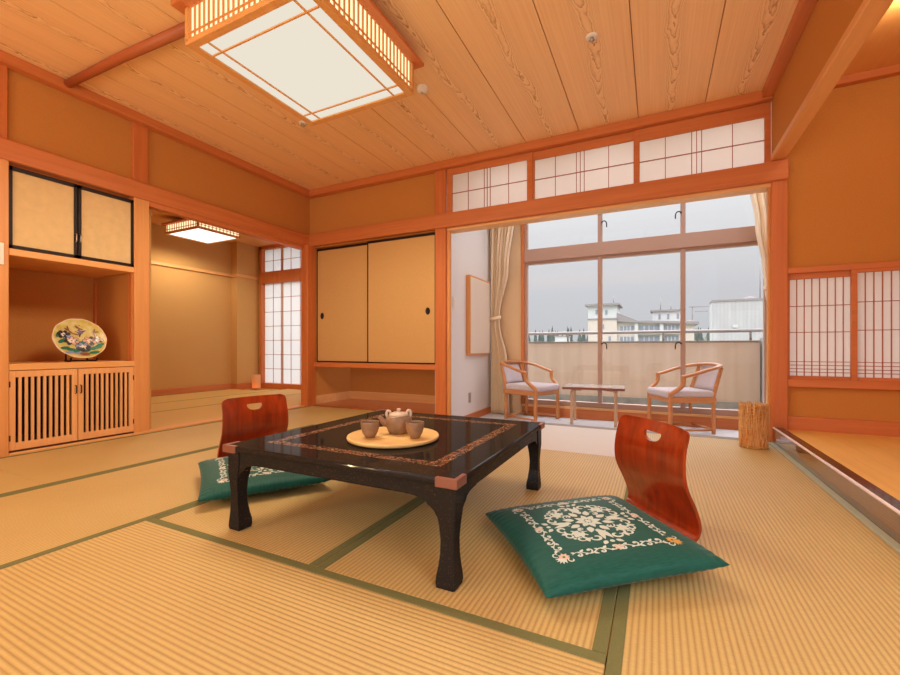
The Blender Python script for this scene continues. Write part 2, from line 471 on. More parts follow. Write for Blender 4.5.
struct('trim_20', box(0.697, 0.727, 0.2, 3.575, -0.05, 0.003, bev=0.002), M['cloth_pale'])
mb = MB()
mb.box(0.80, 2.05, 3.62, 3.70, -0.1, 0.41); mb.box(0.80, 2.05, 3.62, 3.70, 1.18, 2.44)
struct('wall_tokonoma', mb, M['plaster'])
struct('wall_right', box(1.95, 2.05, 0.2, 3.64, -0.1, 2.44), M['plaster'])
struct('baseboard_tokonoma', box(0.806, 1.95, 3.595, 3.62, 0.09, 0.187, bev=0.003), M['beam_x'])
mb = MB(); mb.box(0.806, 1.95, 3.585, 3.66, 1.160, 1.20, bev=0.003); mb.box(0.806, 1.95, 3.585, 3.66, 0.388, 0.442, bev=0.003)
struct('trim_21', mb, M['beam_x'])
struct('ceiling_tokonoma', box(0.79, 2.05, 0.2, 3.64, 2.42, 2.48), M['light_y'])
struct('trim_22', box(0.79, 1.95, 3.57, 3.62, 2.37, 2.42, bev=0.003), M['beam_x'])
struct('wall_lintel', box(0.72, 0.79, -2.6, 3.60, 1.97, 2.45), M['plaster'])
struct('trim_23', box(0.712, 0.796, -2.6, 3.60, 1.945, 1.985, bev=0.004), M['light_y'])

# next room through the opening
struct('floor_annex', box(-6.1, -3.64, 1.95, 4.95, -0.2, -0.005), M['rush_plain'])
mb = MB()
mb.box(-6.1, -6.0, 1.9, 4.95, -0.1, 2.4)
mb.box(-6.0, -5.87, 4.42, 4.95, -0.1, 2.35)
mb.box(-6.1, -3.6, 1.88, 1.95, -0.1, 2.4)
mb.box(-5.87, -5.80, 4.86, 4.95, -0.1, 2.35)
mb.box(-4.36, -3.58, 4.86, 4.95, -0.1, 2.4)
struct('wall_annex', mb, M['plaster_next'])
struct('ceiling_annex', box(-6.1, -3.58, 1.9, 4.95, 2.31, 2.36), M['light_y'])
mb = MB(); mb.box(-6.0, -5.975, 1.95, 4.42, 0.0, 0.10, bev=0.003); mb.box(-6.0, -5.868, 4.40, 4.42, 0.0, 0.10); mb.box(-5.87, -5.85, 4.40, 4.86, 0.0, 0.10)
struct('baseboard_annex', mb, M['beam_y'])
mb = MB(); mb.box(-6.0, -5.975, 1.95, 4.42, 1.765, 1.81, bev=0.003); mb.box(-6.0, -5.868, 4.40, 4.42, 1.765, 1.81); mb.box(-5.87, -5.85, 4.40, 4.86, 1.765, 1.81)
struct('trim_24', mb, M['light_y'])
# shoji window of the next room: frame, paper, lattice
w1 = MB()
w1.box(-5.84, -5.78, 4.80, 4.90, 0.0, 2.31, bev=0.003); w1.box(-4.40, -4.34, 4.80, 4.90, 0.0, 2.31, bev=0.003)
w1.box(-5.84, -4.34, 4.79, 4.90, 1.70, 1.885, bev=0.003); w1.box(-5.84, -4.34, 4.80, 4.90, 2.26, 2.31); w1.box(-5.84, -4.34, 4.79, 4.90, -0.01, 0.085, bev=0.003)
w1 = struct('window_2', w1, M['post'], 'paper screened window of the next room')
mb = MB(); mb.box(-5.78, -4.40, 4.868, 4.870, 0.085, 1.70); mb.box(-5.78, -4.40, 4.868, 4.870, 1.885, 2.26)
mb.build('paper', paper_mat('thicker_shoji_paper', (236, 238, 240), 0.55), w1)
mb = MB()
for z0, z1, rows in ((0.085, 1.70, 7), (1.885, 2.26, 2)):
    for k in range(1, 7):
        x = -5.78 + 0.197 * k
        wd = 0.03 if k in (2, 5) else 0.004
        mb.box(x - wd, x + wd, 4.861 if wd < 0.01 else 4.864, 4.867, z0, z1, 0 if wd < 0.01 else 1)
    for k in range(1, rows):
        z = z0 + (z1 - z0) * k / rows
        mb.box(-5.78, -4.40, 4.860, 4.866, z - 0.0035, z + 0.0035)
mb.build('lattice', [M['batten'], plain('pale_stile', (214, 190, 182), 0.6)], w1)

# sunroom behind the wide opening, floor one step lower
struct('floor_sunroom', box(-1.9, 1.8, 3.60, 5.05, -0.30, -0.15), M['carpet'])
struct('ceiling_sunroom', box(-1.95, 1.85, 3.62, 5.05, 2.42, 2.48), M['sun_ceiling'])
struct('wall_sunroom', box(-1.95, -1.85, 3.64, 5.05, -0.3, 2.45), M['white_wall'])
mb = MB(); mb.box(1.75, 1.85, 3.62, 5.05, -0.3, 2.45)
struct('wall_sunroom_right', mb, M['white_wall'])
struct('wall_window_left', box(-1.86, -1.46, 4.95, 5.05, -0.3, 2.45), plain('tan_wallpaper', (222, 190, 152), 0.9))
mb = MB(); mb.box(-1.46, 1.80, 4.95, 5.05, -0.3, -0.13)
struct('wall_window', mb, M['white_wall'])
struct('baseboard_sunroom', box(-1.85, -1.835, 3.72, 4.95, -0.15, -0.075, bev=0.002), M['beam_y'])
# wooden threshold under the window and pale strip on it
struct('trim_25', box(-1.45, 1.75, 4.93, 5.06, -0.15, -0.045, bev=0.004), M['beam_x'])
struct('trim_26', box(-1.45, 1.75, 4.925, 5.06, -0.045, -0.02, bev=0.003), M['light_x'])
struct('trim_27', box(-1.462, -1.425, 4.92, 5.0, -0.02, 2.44, bev=0.003), M['post'])
# the window
wf = MB()
Y0, Y1 = 4.955, 5.02
wf.box(-1.428, -1.395, Y0, Y1, -0.02, 2.42, bev=0.003); wf.box(0.935, 0.985, Y0, Y1, -0.02, 2.42, bev=0.003)
for xm in (-0.564, 0.251): wf.box(xm - 0.023, xm + 0.023, Y0, Y1, -0.02, 2.42, bev=0.003)
wf.box(1.70, 1.75, Y0, Y1, -0.02, 2.42, bev=0.003)
wf.box(-1.428, 1.75, Y0 - 0.02, Y1 + 0.01, 1.685, 1.835, bev=0.004)
wf.box(-1.43, 1.752, Y0 - 0.006, Y1 + 0.004, -0.022, 0.037, bev=0.003); wf.box(-1.428, 1.75, Y0, Y1, 2.36, 2.42)
wf.box(-1.40, 0.94, Y0 + 0.01, Y1, 1.655, 1.69)
win = struct('window_1', wf, M['window_frame'], 'wide sunroom window in brown metal frame')
for xa, xb in ((-1.395, -0.587), (-0.541, 0.228), (0.274, 0.935), (0.985, 1.70)):
    for za, zb in ((0.035, 1.655), (1.835, 2.36)):
        box(xa, xb, 4.985, 4.989, za, zb).build('pane', M['glass'], win)
for xm, z, sx in ((-0.545, 2.05, 1), (0.235, 2.05, -1), (-0.545, 0.70, 1), (0.235, 0.70, -1)):
    mb = MB()
    mb.cyl((xm + sx * 0.004, 4.955, z), (xm + sx * 0.004, 4.93, z), 0.008, n=8)
    mb.tube(catmull([(xm, 4.93, z + 0.0), (xm + sx * 0.03, 4.93, z + 0.012), (xm + sx * 0.052, 4.93, z - 0.01), (xm + sx * 0.055, 4.93, z - 0.06)], 5), 0.006, n=6)
    mb.build('latch_handle', M['dark_metal'], win)

# ------------------------------------------------------------------ tatami mats
M['rush_pale'] = plain('rush_painted_sheen', (196, 184, 172), 0.5, spec=0.5, bump=(500, 0.3, 0.002), var=0.05)  # paler than the other rush: window sheen put into the colour
def tatami(x0, x1, y0, y1, along, label, borders=(1, 1), mat=None):
    g = 0.001
    x0 += g; x1 -= g; y0 += g; y1 -= g
    cx, cy = (x0 + x1) / 2, (y0 + y1) / 2
    L, W = (x1 - x0, y1 - y0) if along == 'x' else (y1 - y0, x1 - x0)
    o = MB().box(-L / 2, L / 2, -W / 2, W / 2, -0.05, 0.0, bev=0.0015).build('tatami_mat', mat or M['rush'], None, (cx, cy, 0), (0, 0, 0 if along == 'x' else pi / 2))
    tag(o, label, 'tatami mat', 'tatami mats of the main room floor')
    for sgn, on in zip((-1, 1), borders):
        if on:
            b = MB()
            ya, yb = (W / 2 - 0.030, W / 2 - 0.0008) if sgn > 0 else (-W / 2 + 0.0008, -W / 2 + 0.030)
            b.box(-L / 2, L / 2, ya, yb, -0.004, 0.0016, bev=0.0007)
            b.build('cloth_border', M['cloth_green'], o)
    return o
S1, S2, S3, S4 = -2.60, -1.735, -0.91, -0.0935
tatami(-3.50, S1, -0.80, 0.954, 'y', 'tatami mat at the far left edge of the photo, before the slatted cabinet')
tatami(-3.50, S1, 0.954, 2.70, 'y', 'tatami mat along the foot of the slatted cabinet and the opening')
tatami(-3.50, S1, 2.70, 3.575, 'y', 'half tatami mat in the far corner before the closet recess', (0, 1))
tatami(S1, S2, 0.07, 1.82, 'y', 'plain tatami mat under the left green cushion, no ribs showing', (1, 1))
tatami(S1, S2, -1.68, 0.07, 'y', 'tatami mat at the lower left edge of the photo', (1, 1))
tatami(S1, S2, 1.82, 3.575, 'y', 'tatami mat behind the left legless chair, before the closet', (1, 1))
tatami(S2, S3, 0.95, 2.70, 'y', 'tatami mat under the left half of the black table')
tatami(S3, S4, 0.95, 2.70, 'y', 'tatami mat under the right half of the table and the large green cushion')
tatami(S2, S4, 2.70, 3.575, 'x', 'pale tatami mat with window sheen in its colour, along the sunroom sill behind the table', (0, 0), M['rush_pale'])
tatami(S4, 0.695, 1.80, 3.575, 'y', 'tatami mat under the bamboo lantern, beside the raised alcove edge', (0, 0))
tatami(S4, 0.695, 0.02, 1.80, 'y', 'tatami mat at the lower right of the photo, before the alcove edge', (0, 1))
tatami(S2, S4, 0.10, 0.95, 'x', 'ribbed tatami mat filling the front left foreground', (1, 1))
tatami(S2, S4, -0.75, 0.10, 'x', 'tatami mat nearest the camera at the bottom edge', (1, 1))
# mats of the next room
for (x0, x1, y0, y1, lab) in ((-4.50, -3.64, 1.95, 3.72, 'tatami mat of the next room just inside the opening'),
                              (-5.20, -4.50, 1.95, 3.40, 'tatami mat in the middle of the next room'),
                              (-5.20, -4.50, 3.40, 4.80, 'tatami mat of the next room nearest its paper window'),
                              (-5.975, -5.20, 1.95, 4.40, 'tatami mat along the far wall of the next room'),
                              (-4.50, -3.64, 3.72, 4.80, 'tatami mat of the next room right of the opening')):
    o = MB().box(x0 + 0.003, x1 - 0.003, y0 + 0.003, y1 - 0.003, -0.004, 0.012, bev=0.002).build('tatami_mat', M['rush_plain'])
    tag(o, lab, 'tatami mat', 'tatami mats of the next room')
    MB().box(x0 + 0.003, x0 + 0.016, y0 + 0.003, y1 - 0.003, 0.0, 0.0135).build('cloth_border', M['cloth_green'], o)

# ------------------------------------------------------------------ closet doors, transom and shoji screens
def fusuma(x0, x1, y, label, pull_x):
    cx = (x0 + x1) / 2; z0, z1 = 0.494, 1.776
    t = thing('fusuma_door', label, 'sliding door', (cx, y, z0), 0, 'sliding doors of the closet')
    w = (x1 - x0) / 2; h = z1 - z0
    box(-w + 0.008, w - 0.008, -0.008, 0.010, 0.008, h - 0.012).build('panel', M['fusuma'], t)
    f = MB(); f.box(-w, -w + 0.011, -0.012, 0.014, 0, h); f.box(w - 0.011, w, -0.012, 0.014, 0, h)
    f.box(-w, w, -0.012, 0.014, 0, 0.014); f.box(-w, w, -0.012, 0.014, h - 0.024, h)
    f.build('frame', M['black'], t)
    mb = MB(); mb.lathe([(0.030, 0.0), (0.031, 0.006), (0.026, 0.008), (0.022, 0.003), (0.001, 0.002)], 20, M=Matrix.Translation((pull_x - cx, -0.008, 1.015 - z0)) @ Matrix.Rotation(pi / 2, 4, 'X') @ Matrix.Diagonal((0.8, 1.15, 1, 1)))
    mb.build('finger_pull', M['black'], t)
fusuma(-3.47, -2.715, 3.640, 'cream sliding closet door nearer the corner, dark pull at its left', -3.39)
fusuma(-2.735, -1.917, 3.605, 'wider cream sliding closet door beside the opening, dark pull at its right', -2.005)

def screen(name, label, x0, x1, y, z0, z1, st, tops, bot, vert, horiz, group, extra=None, cat='paper screen'):
    t = thing(name, label, cat, ((x0 + x1) / 2, y, z0), 0, group)
    w = (x1 - x0) / 2; h = z1 - z0
    f = MB(); f.box(-w, -w + st, -0.012, 0.012, 0, h, bev=0.002); f.box(w - st, w, -0.012, 0.012, 0, h, bev=0.002)
    f.box(-w + st, w - st, -0.012, 0.012, 0, bot, bev=0.002); f.box(-w + st, w - st, -0.012, 0.012, h - tops, h, bev=0.002)
    f.build('frame', M['beam_x'], t)
    box(-w + st, w - st, 0.006, 0.0075, bot, h - tops).build('paper', M['paper'], t)
    l = MB(); iw = 2 * (w - st); ih = h - tops - bot
    for a in vert:
        x = -w + st + iw * a; l.box(x - 0.0024, x + 0.0024, -0.001, 0.0055, bot, h - tops)
    for a in horiz:
        z = bot + ih * a; l.box(-w + st, w - st, -0.006, 0.0055, z - 0.0022, z + 0.0022)
    if extra: extra(l, w, st, bot, h, tops)
    l.build('lattice', M['batten'], t)
    return t
vr = (0.225, 0.445, 0.485, 0.525, 0.765)
screen('transom_screen', 'leftmost paper transom screen, next to the plaster wall', -1.790, -0.962, 3.600, 1.932, 2.358, 0.05, 0.058, 0.010, vr, (0.5,), 'paper transom screens above the opening')
screen('transom_screen', 'middle paper transom screen above the sunroom opening', -0.974, -0.133, 3.612, 1.932, 2.358, 0.025, 0.070, 0.010, vr, (0.5,), 'paper transom screens above the opening')
screen('transom_screen', 'rightmost paper transom screen, touching the alcove beam', -0.150, 0.715, 3.600, 1.932, 2.358, 0.035, 0.095, 0.010, vr, (0.5,), 'paper transom screens above the opening')
def sh_extra(l, w, st, bot, h, tops):
    for z in (0.026, 0.048, 0.073, 0.097):
        l.box(-w + st, w - st, -0.003, 0.0055, bot + z - 0.002, bot + z + 0.002)
sv = [(k + 1) / 8.0 for k in range(7)]
screen('shoji_screen', 'paper lattice screen beside the corner post of the raised alcove', 0.803, 1.172, 3.628, 0.441, 1.162, 0.022, 0.04, 0.022, sv, (0.45, 0.72), 'paper lattice screens in the raised alcove', sh_extra)
sv = [(k + 1) / 17.0 for k in range(16)]
screen('shoji_screen', 'paper lattice screen cut by the right edge of the photo', 1.138, 1.90, 3.602, 0.441, 1.162, 0.030, 0.022, 0.022, sv, (0.45, 0.72), 'paper lattice screens in the raised alcove', sh_extra)

# ------------------------------------------------------------------ alcove cabinets
t = thing('wall_cabinet', 'upper alcove cabinet with two black framed cream doors', 'cabinet', (-3.545, 1.455, 1.22))
body = MB(); body.box(-0.55, -0.03, -0.34, 0.34, 0.04, 0.55); body.build('body', M['cab_wood_y'], t)
box(-0.57, 0.012, -0.342, 0.341, 0.0, 0.042, bev=0.003).build('shelf_board', M['light_y'], t)
for s, lab in ((-1, 0), (1, 1)):
    y0, y1 = (-0.341, -0.003) if s < 0 else (0.003, 0.341)
    d = box(-0.018, -0.004, y0 + 0.012, y1 - 0.012, 0.058, 0.535).build('door', M['cab_paper'], t)
    f = MB(); z0, z1 = 0.046, 0.548
    f.box(-0.024, 0.004, y0, y0 + 0.017, z0, z1); f.box(-0.024, 0.004, y1 - 0.017, y1, z0, z1)
    f.box(-0.024, 0.004, y0, y1, z0, z0 + 0.02); f.box(-0.024, 0.004, y0, y1, z1 - 0.025, z1)
    f.build('door_frame', M['black'], d)
    h = MB(); yy = s * 0.012
    h.tube([(0.004, yy, 0.155), (0.016, yy, 0.160), (0.016, yy, 0.205), (0.004, yy, 0.21)], 0.004, n=6)
    h.build('handle', M['metal'], d)
t = thing('slatted_cabinet', 'low alcove cabinet with two slatted wooden doors', 'cabinet', (-3.545, 1.455, 0.0))
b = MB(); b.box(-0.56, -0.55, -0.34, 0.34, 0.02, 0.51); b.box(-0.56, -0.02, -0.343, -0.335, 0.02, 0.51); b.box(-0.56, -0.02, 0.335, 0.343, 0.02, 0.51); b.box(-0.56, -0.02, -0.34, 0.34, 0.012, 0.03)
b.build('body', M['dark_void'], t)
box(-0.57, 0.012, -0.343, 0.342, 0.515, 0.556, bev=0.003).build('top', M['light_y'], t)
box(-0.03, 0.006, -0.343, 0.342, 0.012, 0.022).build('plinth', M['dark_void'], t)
for s in (-1, 1):
    y0, y1 = (-0.341, -0.002) if s < 0 else (0.002, 0.341)
    d = MB(); z0, z1 = 0.024, 0.512
    d.box(-0.02, 0.006, y0, y0 + 0.030, z0, z1, bev=0.002); d.box(-0.02, 0.006, y1 - 0.030, y1, z0, z1, bev=0.002)
    d.box(-0.02, 0.006, y0 + 0.03, y1 - 0.03, z0, z0 + 0.045, bev=0.002); d.box(-0.02, 0.006, y0 + 0.03, y1 - 0.03, z1 - 0.04, z1, bev=0.002)
    n = 9; iw = y1 - y0 - 0.06; gap = iw / (n + 0.45)
    for k in range(n):
        y = y0 + 0.03 + gap * (k + 0.72)
        d.box(-0.008, 0.003, y - 0.0070, y + 0.0070, z0 + 0.04, z1 - 0.035)
    d = d.build('door', M['cab_wood'], t)
    h = MB(); yy = s * 0.014
    h.tube([(0.006, yy, 0.345), (0.02, yy, 0.35), (0.02, yy, 0.395), (0.006, yy, 0.40)], 0.0035, n=6)
    h.build('handle', M['dark_metal'], d)
    h = MB(); ye = y0 if s < 0 else y1
    h.bm.free()
    for z in (0.10, 0.43): box(0.0, 0.009, ye - 0.006, ye + 0.006, z - 0.018, z + 0.018).build('hinge', M['dark_metal'], d)

# ------------------------------------------------------------------ painted plate on its stand
pt = thing('decorative_plate', 'painted yellow plate with a bird and flowers, propped on black stand', 'plate', (-3.74, 1.543, 0.566), 0.0)
tilt = Matrix.Translation((0, 0, 0.150)) @ Matrix.Rotation(radians(-19), 4, 'Y') @ Matrix.Rotation(radians(90), 4, 'Y') @ Matrix.Diagonal((1.0, 1.06, 1, 1))
wob = lambda a, r, z: 1 + 0.022 * (r / 0.148) * abs(sin(5.0 * a)) - 0.012
mb = MB(); mb.lathe([(0.001, 0.0), (0.085, 0.0), (0.115, 0.004), (0.148, 0.020), (0.148, 0.025), (0.138, 0.0225), (0.110, 0.010), (0.085, 0.006), (0.001, 0.0055)], 60, M=tilt, wob=wob, capb=False, capt=False)
t = NT('yellow_glazed_porcelain')
x, y, z = t.xyz(t.coord())
n1 = t.noise(t.coord(), 22, 3)
c = t.ramp(n1, [(0.3, lin((198, 178, 72))), (0.55, lin((214, 200, 124))), (0.75, lin((224, 216, 178)))])
t.bsdf(c, 0.2, coat=0.5); M['porcelain'] = t.m
plate_o = mb.build('plate', M['porcelain'], pt)
rim = MB(); rim.tube([tilt @ Vector((0.147 * wob(2 * pi * k / 60, 0.147, 0) * cos(2 * pi * k / 60), 0.147 * wob(2 * pi * k / 60, 0.147, 0) * sin(2 * pi * k / 60), 0.0225)) for k in range(60)], 0.0042, n=6, closed=True)
M['rim'] = plain('pale_rim_glaze', (236, 214, 180), 0.25); rim.build('rim', M['rim'], pt)
pm = [plain('glaze_pink', (214, 168, 156), 0.3), plain('glaze_blue', (128, 152, 196), 0.3), plain('glaze_green', (30, 120, 96), 0.3), plain('glaze_brown', (140, 84, 60), 0.3), plain('glaze_white', (226, 224, 214), 0.3), plain('glaze_violet', (120, 100, 140), 0.3), plain('glaze_ink', (50, 44, 52), 0.3)]
dec = MB(); rr = random.Random(3)
def plate_z(r): return (0.0056 if r < 0.085 else (0.0058 + (r - 0.085) * 0.18 if r < 0.11 else 0.0102 + (r - 0.11) * 0.45)) + 0.0012 + (0.0016 if r > 0.08 else 0.0)
LIFT = [0.0]
def pp(u, v):   # u right, v up on the plate face, unit = plate radius
    r = 0.148 * sqrt(u * u + v * v)
    return tilt @ Vector((-v * 0.148, u * 0.148, plate_z(r) + LIFT[0]))
def blob(u, v, ru, rv, mi, ang=0, n=10, jag=0.0):
    LIFT[0] += 0.00003
    pts = []
    for k in range(n):
        a = 2 * pi * k / n; q = 1 + jag * (1 if k % 2 else -1)
        du, dv = ru * q * cos(a), rv * q * sin(a)
        pts.append(pp(u + du * cos(ang) - dv * sin(ang), v + du * sin(ang) + dv * cos(ang)))
    dec.poly(pts, mi)
def flower(u, v, s, mi, cm):
    for k in range(7):
        a = 2 * pi * k / 7 + u
        blob(u + s * 0.6 * cos(a), v + s * 0.42 * sin(a), s * 0.42, s * 0.3, 6, a)
        blob(u + s * 0.6 * cos(a), v + s * 0.42 * sin(a), s * 0.36, s * 0.24, mi, a)
    for k in range(5):
        a = 2 * pi * k / 5 + 0.4
        blob(u + s * 0.25 * cos(a), v + s * 0.18 * sin(a), s * 0.22, s * 0.15, 4 if mi != 4 else 0, a)
    blob(u, v, s * 0.13, s * 0.10, cm)
for (u, v, a) in ((-0.60, -0.48, 0.2), (-0.38, -0.55, -0.1), (-0.2, -0.62, 0.3), (0.35, -0.50, -0.2), (0.58, -0.45, 0.1), (0.70, -0.35, 0.5), (-0.66, -0.12, 0.6), (0.45, -0.72, 0.1), (0.15, -0.60, 0.0), (-0.75, 0.22, 1.0), (0.05, -0.2, 0.5)):
    blob(u, v, 0.20, 0.085, 2, a, 8)
for (u, v, a) in ((-0.1, -0.74, 0.0), (-0.45, -0.70, 0.2)): blob(u, v, 0.22, 0.07, 1, a, 8)
flower(-0.30, -0.10, 0.30, 0, 3); flower(0.40, -0.10, 0.31, 0, 3); flower(0.08, -0.42, 0.31, 1, 4); flower(-0.55, 0.20, 0.27, 1, 6); flower(0.72, -0.08, 0.16, 4, 3)
for pts in ([(-0.40, 0.62), (-0.36, 0.42), (-0.22, 0.26), (-0.02, 0.2)], [(0.62, 0.52), (0.55, 0.30), (0.62, 0.12), (0.5, 0.02)], [(-0.1, 0.66), (0.05, 0.52), (0.2, 0.46)], [(-0.36, 0.42), (-0.48, 0.5)], [(0.58, 0.36), (0.72, 0.36)]):
    for (a, b) in zip(pts, pts[1:]):
        blob((a[0] + b[0]) / 2, (a[1] + b[1]) / 2, 0.13, 0.035, 3, atan2(b[1] - a[1], b[0] - a[0]), 8)
blob(0.08, 0.33, 0.16, 0.075, 5, 0.9, 10); blob(0.18, 0.47, 0.13, 0.05, 4, 0.1, 10); blob(0.03, 0.18, 0.12, 0.03, 6, 1.2, 6); blob(0.2, 0.40, 0.10, 0.03, 6, 0.5, 6); blob(0.02, 0.44, 0.06, 0.045, 5, 0, 8)
blob(0.08, -0.80, 0.20, 0.09, 3, 0, 10); blob(0.08, -0.84, 0.10, 0.05, 4, 0, 8)
for k in range(26):
    u, v = rr.uniform(-0.75, 0.75), rr.uniform(-0.2, 0.72)
    if u * u + v * v < 0.6: blob(u, v, 0.035, 0.018, rr.choice((2, 3, 6, 2)), rr.uniform(0, 3), 6)
dec.build('painted_scene', pm, pt)
sd = thing('plate_stand', 'small black easel stand holding the painted plate', 'plate stand', (-3.74, 1.543, 0.556))
mb = MB()
for sgn in (-1, 1):
    y = sgn * 0.075
    mb.tube(catmull([(0.075, y, 0.030), (0.068, y, 0.008), (0.02, y * 0.95, 0.006), (-0.05, y * 0.8, 0.006)], 5), 0.006, n=6)
    mb.tube([(-0.03, y * 0.85, 0.006), (-0.075, y * 0.6, 0.15)], 0.005, n=6)
mb.tube([(-0.01, -0.072, 0.006), (-0.01, 0.072, 0.006)], 0.005, n=6)
mb.build('stand_frame', M['black'], sd)

# ------------------------------------------------------------------ low table
TX0, TX1, TY0, TY1, TZ = -1.395, -0.472, 0.998, 1.960, 0.302
hx, hy = (TX1 - TX0) / 2, (TY1 - TY0) / 2
M['table_top'] = table_mat(True, hx, hy); M['table_body'] = table_mat(False, hx, hy)
tb = thing('low_table', 'low black lacquer table with gold border and copper corners', 'table', ((TX0 + TX1) / 2, (TY0 + TY1) / 2, 0.0018))
box(-hx, hx, -hy, hy, TZ - 0.020, TZ, bev=0.006, seg=2).build('tabletop', M['table_top'], tb)
ap = MB(); i = 0.012
ap.box(-hx + i, hx - i, -hy + i, -hy + i + 0.022, TZ - 0.062, TZ - 0.018, bev=0.004); ap.box(-hx + i, hx - i, hy - i - 0.022, hy - i, TZ - 0.062, TZ - 0.018, bev=0.004)
ap.box(-hx + i, -hx + i + 0.022, -hy + i, hy - i, TZ - 0.062, TZ - 0.018, bev=0.004); ap.box(hx - i - 0.022, hx - i, -hy + i, hy - i, TZ - 0.062, TZ - 0.018, bev=0.004)
ap.build('apron', M['table_body'], tb)
def leg(sx, sy):
    mb = MB()
    ox, oy = sx * (hx - 0.008), sy * (hy - 0.008)
    prof = [(0.0, 0.056, 0.003), (0.012, 0.058, 0.001), (0.03, 0.057, 0.002), (0.055, 0.052, 0.004), (0.09, 0.047, 0.006), (0.13, 0.045, 0.006), (0.17, 0.048, 0.003), (0.205, 0.054, 0.0), (0.24, 0.06, 0.0), (0.283, 0.06, 0.0)]
    rings = []
    for z, w, off in prof:
        pts = [(off + 0.004, off), (w, off), (w, w), (off, w), (off, off + 0.004)]
        rings.append([Vector((ox - sx * a, oy - sy * b, z)) for a, b in pts])
    mb.loft(rings, smooth=False)
    # curved brackets running into the apron on both faces
    br = [(0.045, 0.165), (0.053, 0.19), (0.064, 0.207), (0.078, 0.218), (0.084, 0.221), (0.089, 0.229), (0.105, 0.236), (0.135, 0.2405), (0.16, 0.2415), (0.16, 0.283), (0.045, 0.283)]
    mb.prism([(ox - sx * a, z) for a, z in br], oy - sy * 0.0036, oy - sy * 0.027, 'y')
    mb.prism([(oy - sy * a, z) for a, z in br], ox - sx * 0.0036, ox - sx * 0.027, 'x')
    return mb
for sx in (-1, 1):
    for sy in (-1, 1):
        leg(sx, sy).build('leg', M['table_body'], tb)
        cf = MB(); e = 0.004; X, Y = sx * (hx + e), sy * (hy + e); k1, k2 = 0.066, 0.014
        cf.prism([(X, Y), (X - sx * k1, Y), (X - sx * k1, Y - sy * k2), (X - sx * k2, Y - sy * k2), (X - sx * k2, Y - sy * k1), (X, Y - sy * k1)], TZ - 0.024, TZ + 0.0025, 'z')
        bmesh.ops.bevel(cf.bm, geom=[e_ for e_ in cf.bm.edges], offset=0.0018, segments=1, affect='EDGES')
        c = cf.build('corner_fitting', M['copper'], tb); c['label'] = 'matt copper corner fitting'

# tray, teapot, cups
TR = (-0.905, 1.352)
tr = MB(); tr.lathe([(0.001, 0.0), (0.160, 0.0), (0.172, 0.004), (0.175, 0.012), (0.173, 0.0165), (0.169, 0.0165), (0.166, 0.0125), (0.001, 0.0125)], 64, capb=False, capt=False)
tag(tr.build('serving_tray', M['tray_wood'], None, (TR[0], TR[1], TZ + 0.0027)), 'round pale wooden tray on the black table', 'tray')
CT = TZ + 0.0027 + 0.0132
def cup(x, y, label):
    t = thing('teacup', label, 'cup', (x, y, CT), 0, 'teacups on the tray')
    mb = MB(); mb.lathe([(0.001, 0.0), (0.017, 0.0), (0.018, 0.004), (0.022, 0.008), (0.0285, 0.019), (0.033, 0.034), (0.0345, 0.050), (0.0345, 0.058), (0.0338, 0.0595), (0.0322, 0.058), (0.0318, 0.049), (0.030, 0.034), (0.025, 0.020), (0.015, 0.011), (0.001, 0.009)], 28, capb=False, capt=False)
    mb.build('body', M['ceramic'], t)
    mb = MB(); mb.lathe([(0.001, 0.0535), (0.0319, 0.0535)], 24, capb=False, capt=False); mb.build('dark_inside', M['ceramic_in'], t)  # flat dark disc across the cup just below its rim
cup(-0.965, 1.285, 'small stoneware teacup at the left of the tray, apart from the teapot')
cup(-0.808, 1.350, 'small stoneware teacup at the right of the tray, before the teapot')
tp = thing('teapot', 'grey-brown stoneware teapot with two lugs on the round tray', 'teapot', (-0.912, 1.400, CT), radians(36))
mb = MB(); mb.lathe([(0.001, 0.0), (0.036, 0.0), (0.040, 0.005), (0.049, 0.024), (0.053, 0.044), (0.051, 0.058), (0.046, 0.066), (0.040, 0.070), (0.034, 0.070)], 32, capb=False, capt=True)
mb.build('body', M['ceramic'], tp)
M['ceramic_pale'] = plain('pale_grey_glaze', (206, 190, 172), 0.3)
mb = MB(); mb.lathe([(0.001, 0.068), (0.039, 0.069), (0.040, 0.073), (0.030, 0.080), (0.014, 0.084), (0.006, 0.085), (0.006, 0.088), (0.009, 0.092), (0.008, 0.096), (0.001, 0.098)], 28, capb=False, capt=False)
mb.build('lid', M['ceramic_pale'], tp)
mb = MB(); mb.tube(catmull([(-0.046, 0, 0.036), (-0.060, 0, 0.046), (-0.068, 0, 0.058), (-0.078, 0, 0.066)], 5), [0.014 - 0.0005 * k for k in range(16)], n=10); mb.build('spout', M['ceramic'], tp)
for s in (-1, 1):
    mb = MB()
    mb.tube([(s * 0.040 + 0.013 * s * cos(a) * 0.6, 0.0, 0.076 + 0.013 * sin(a)) for a in [2 * pi * k / 14 for k in range(14)]], 0.0052, n=8, closed=True)
    mb.build('lug', M['ceramic_pale'], tp)

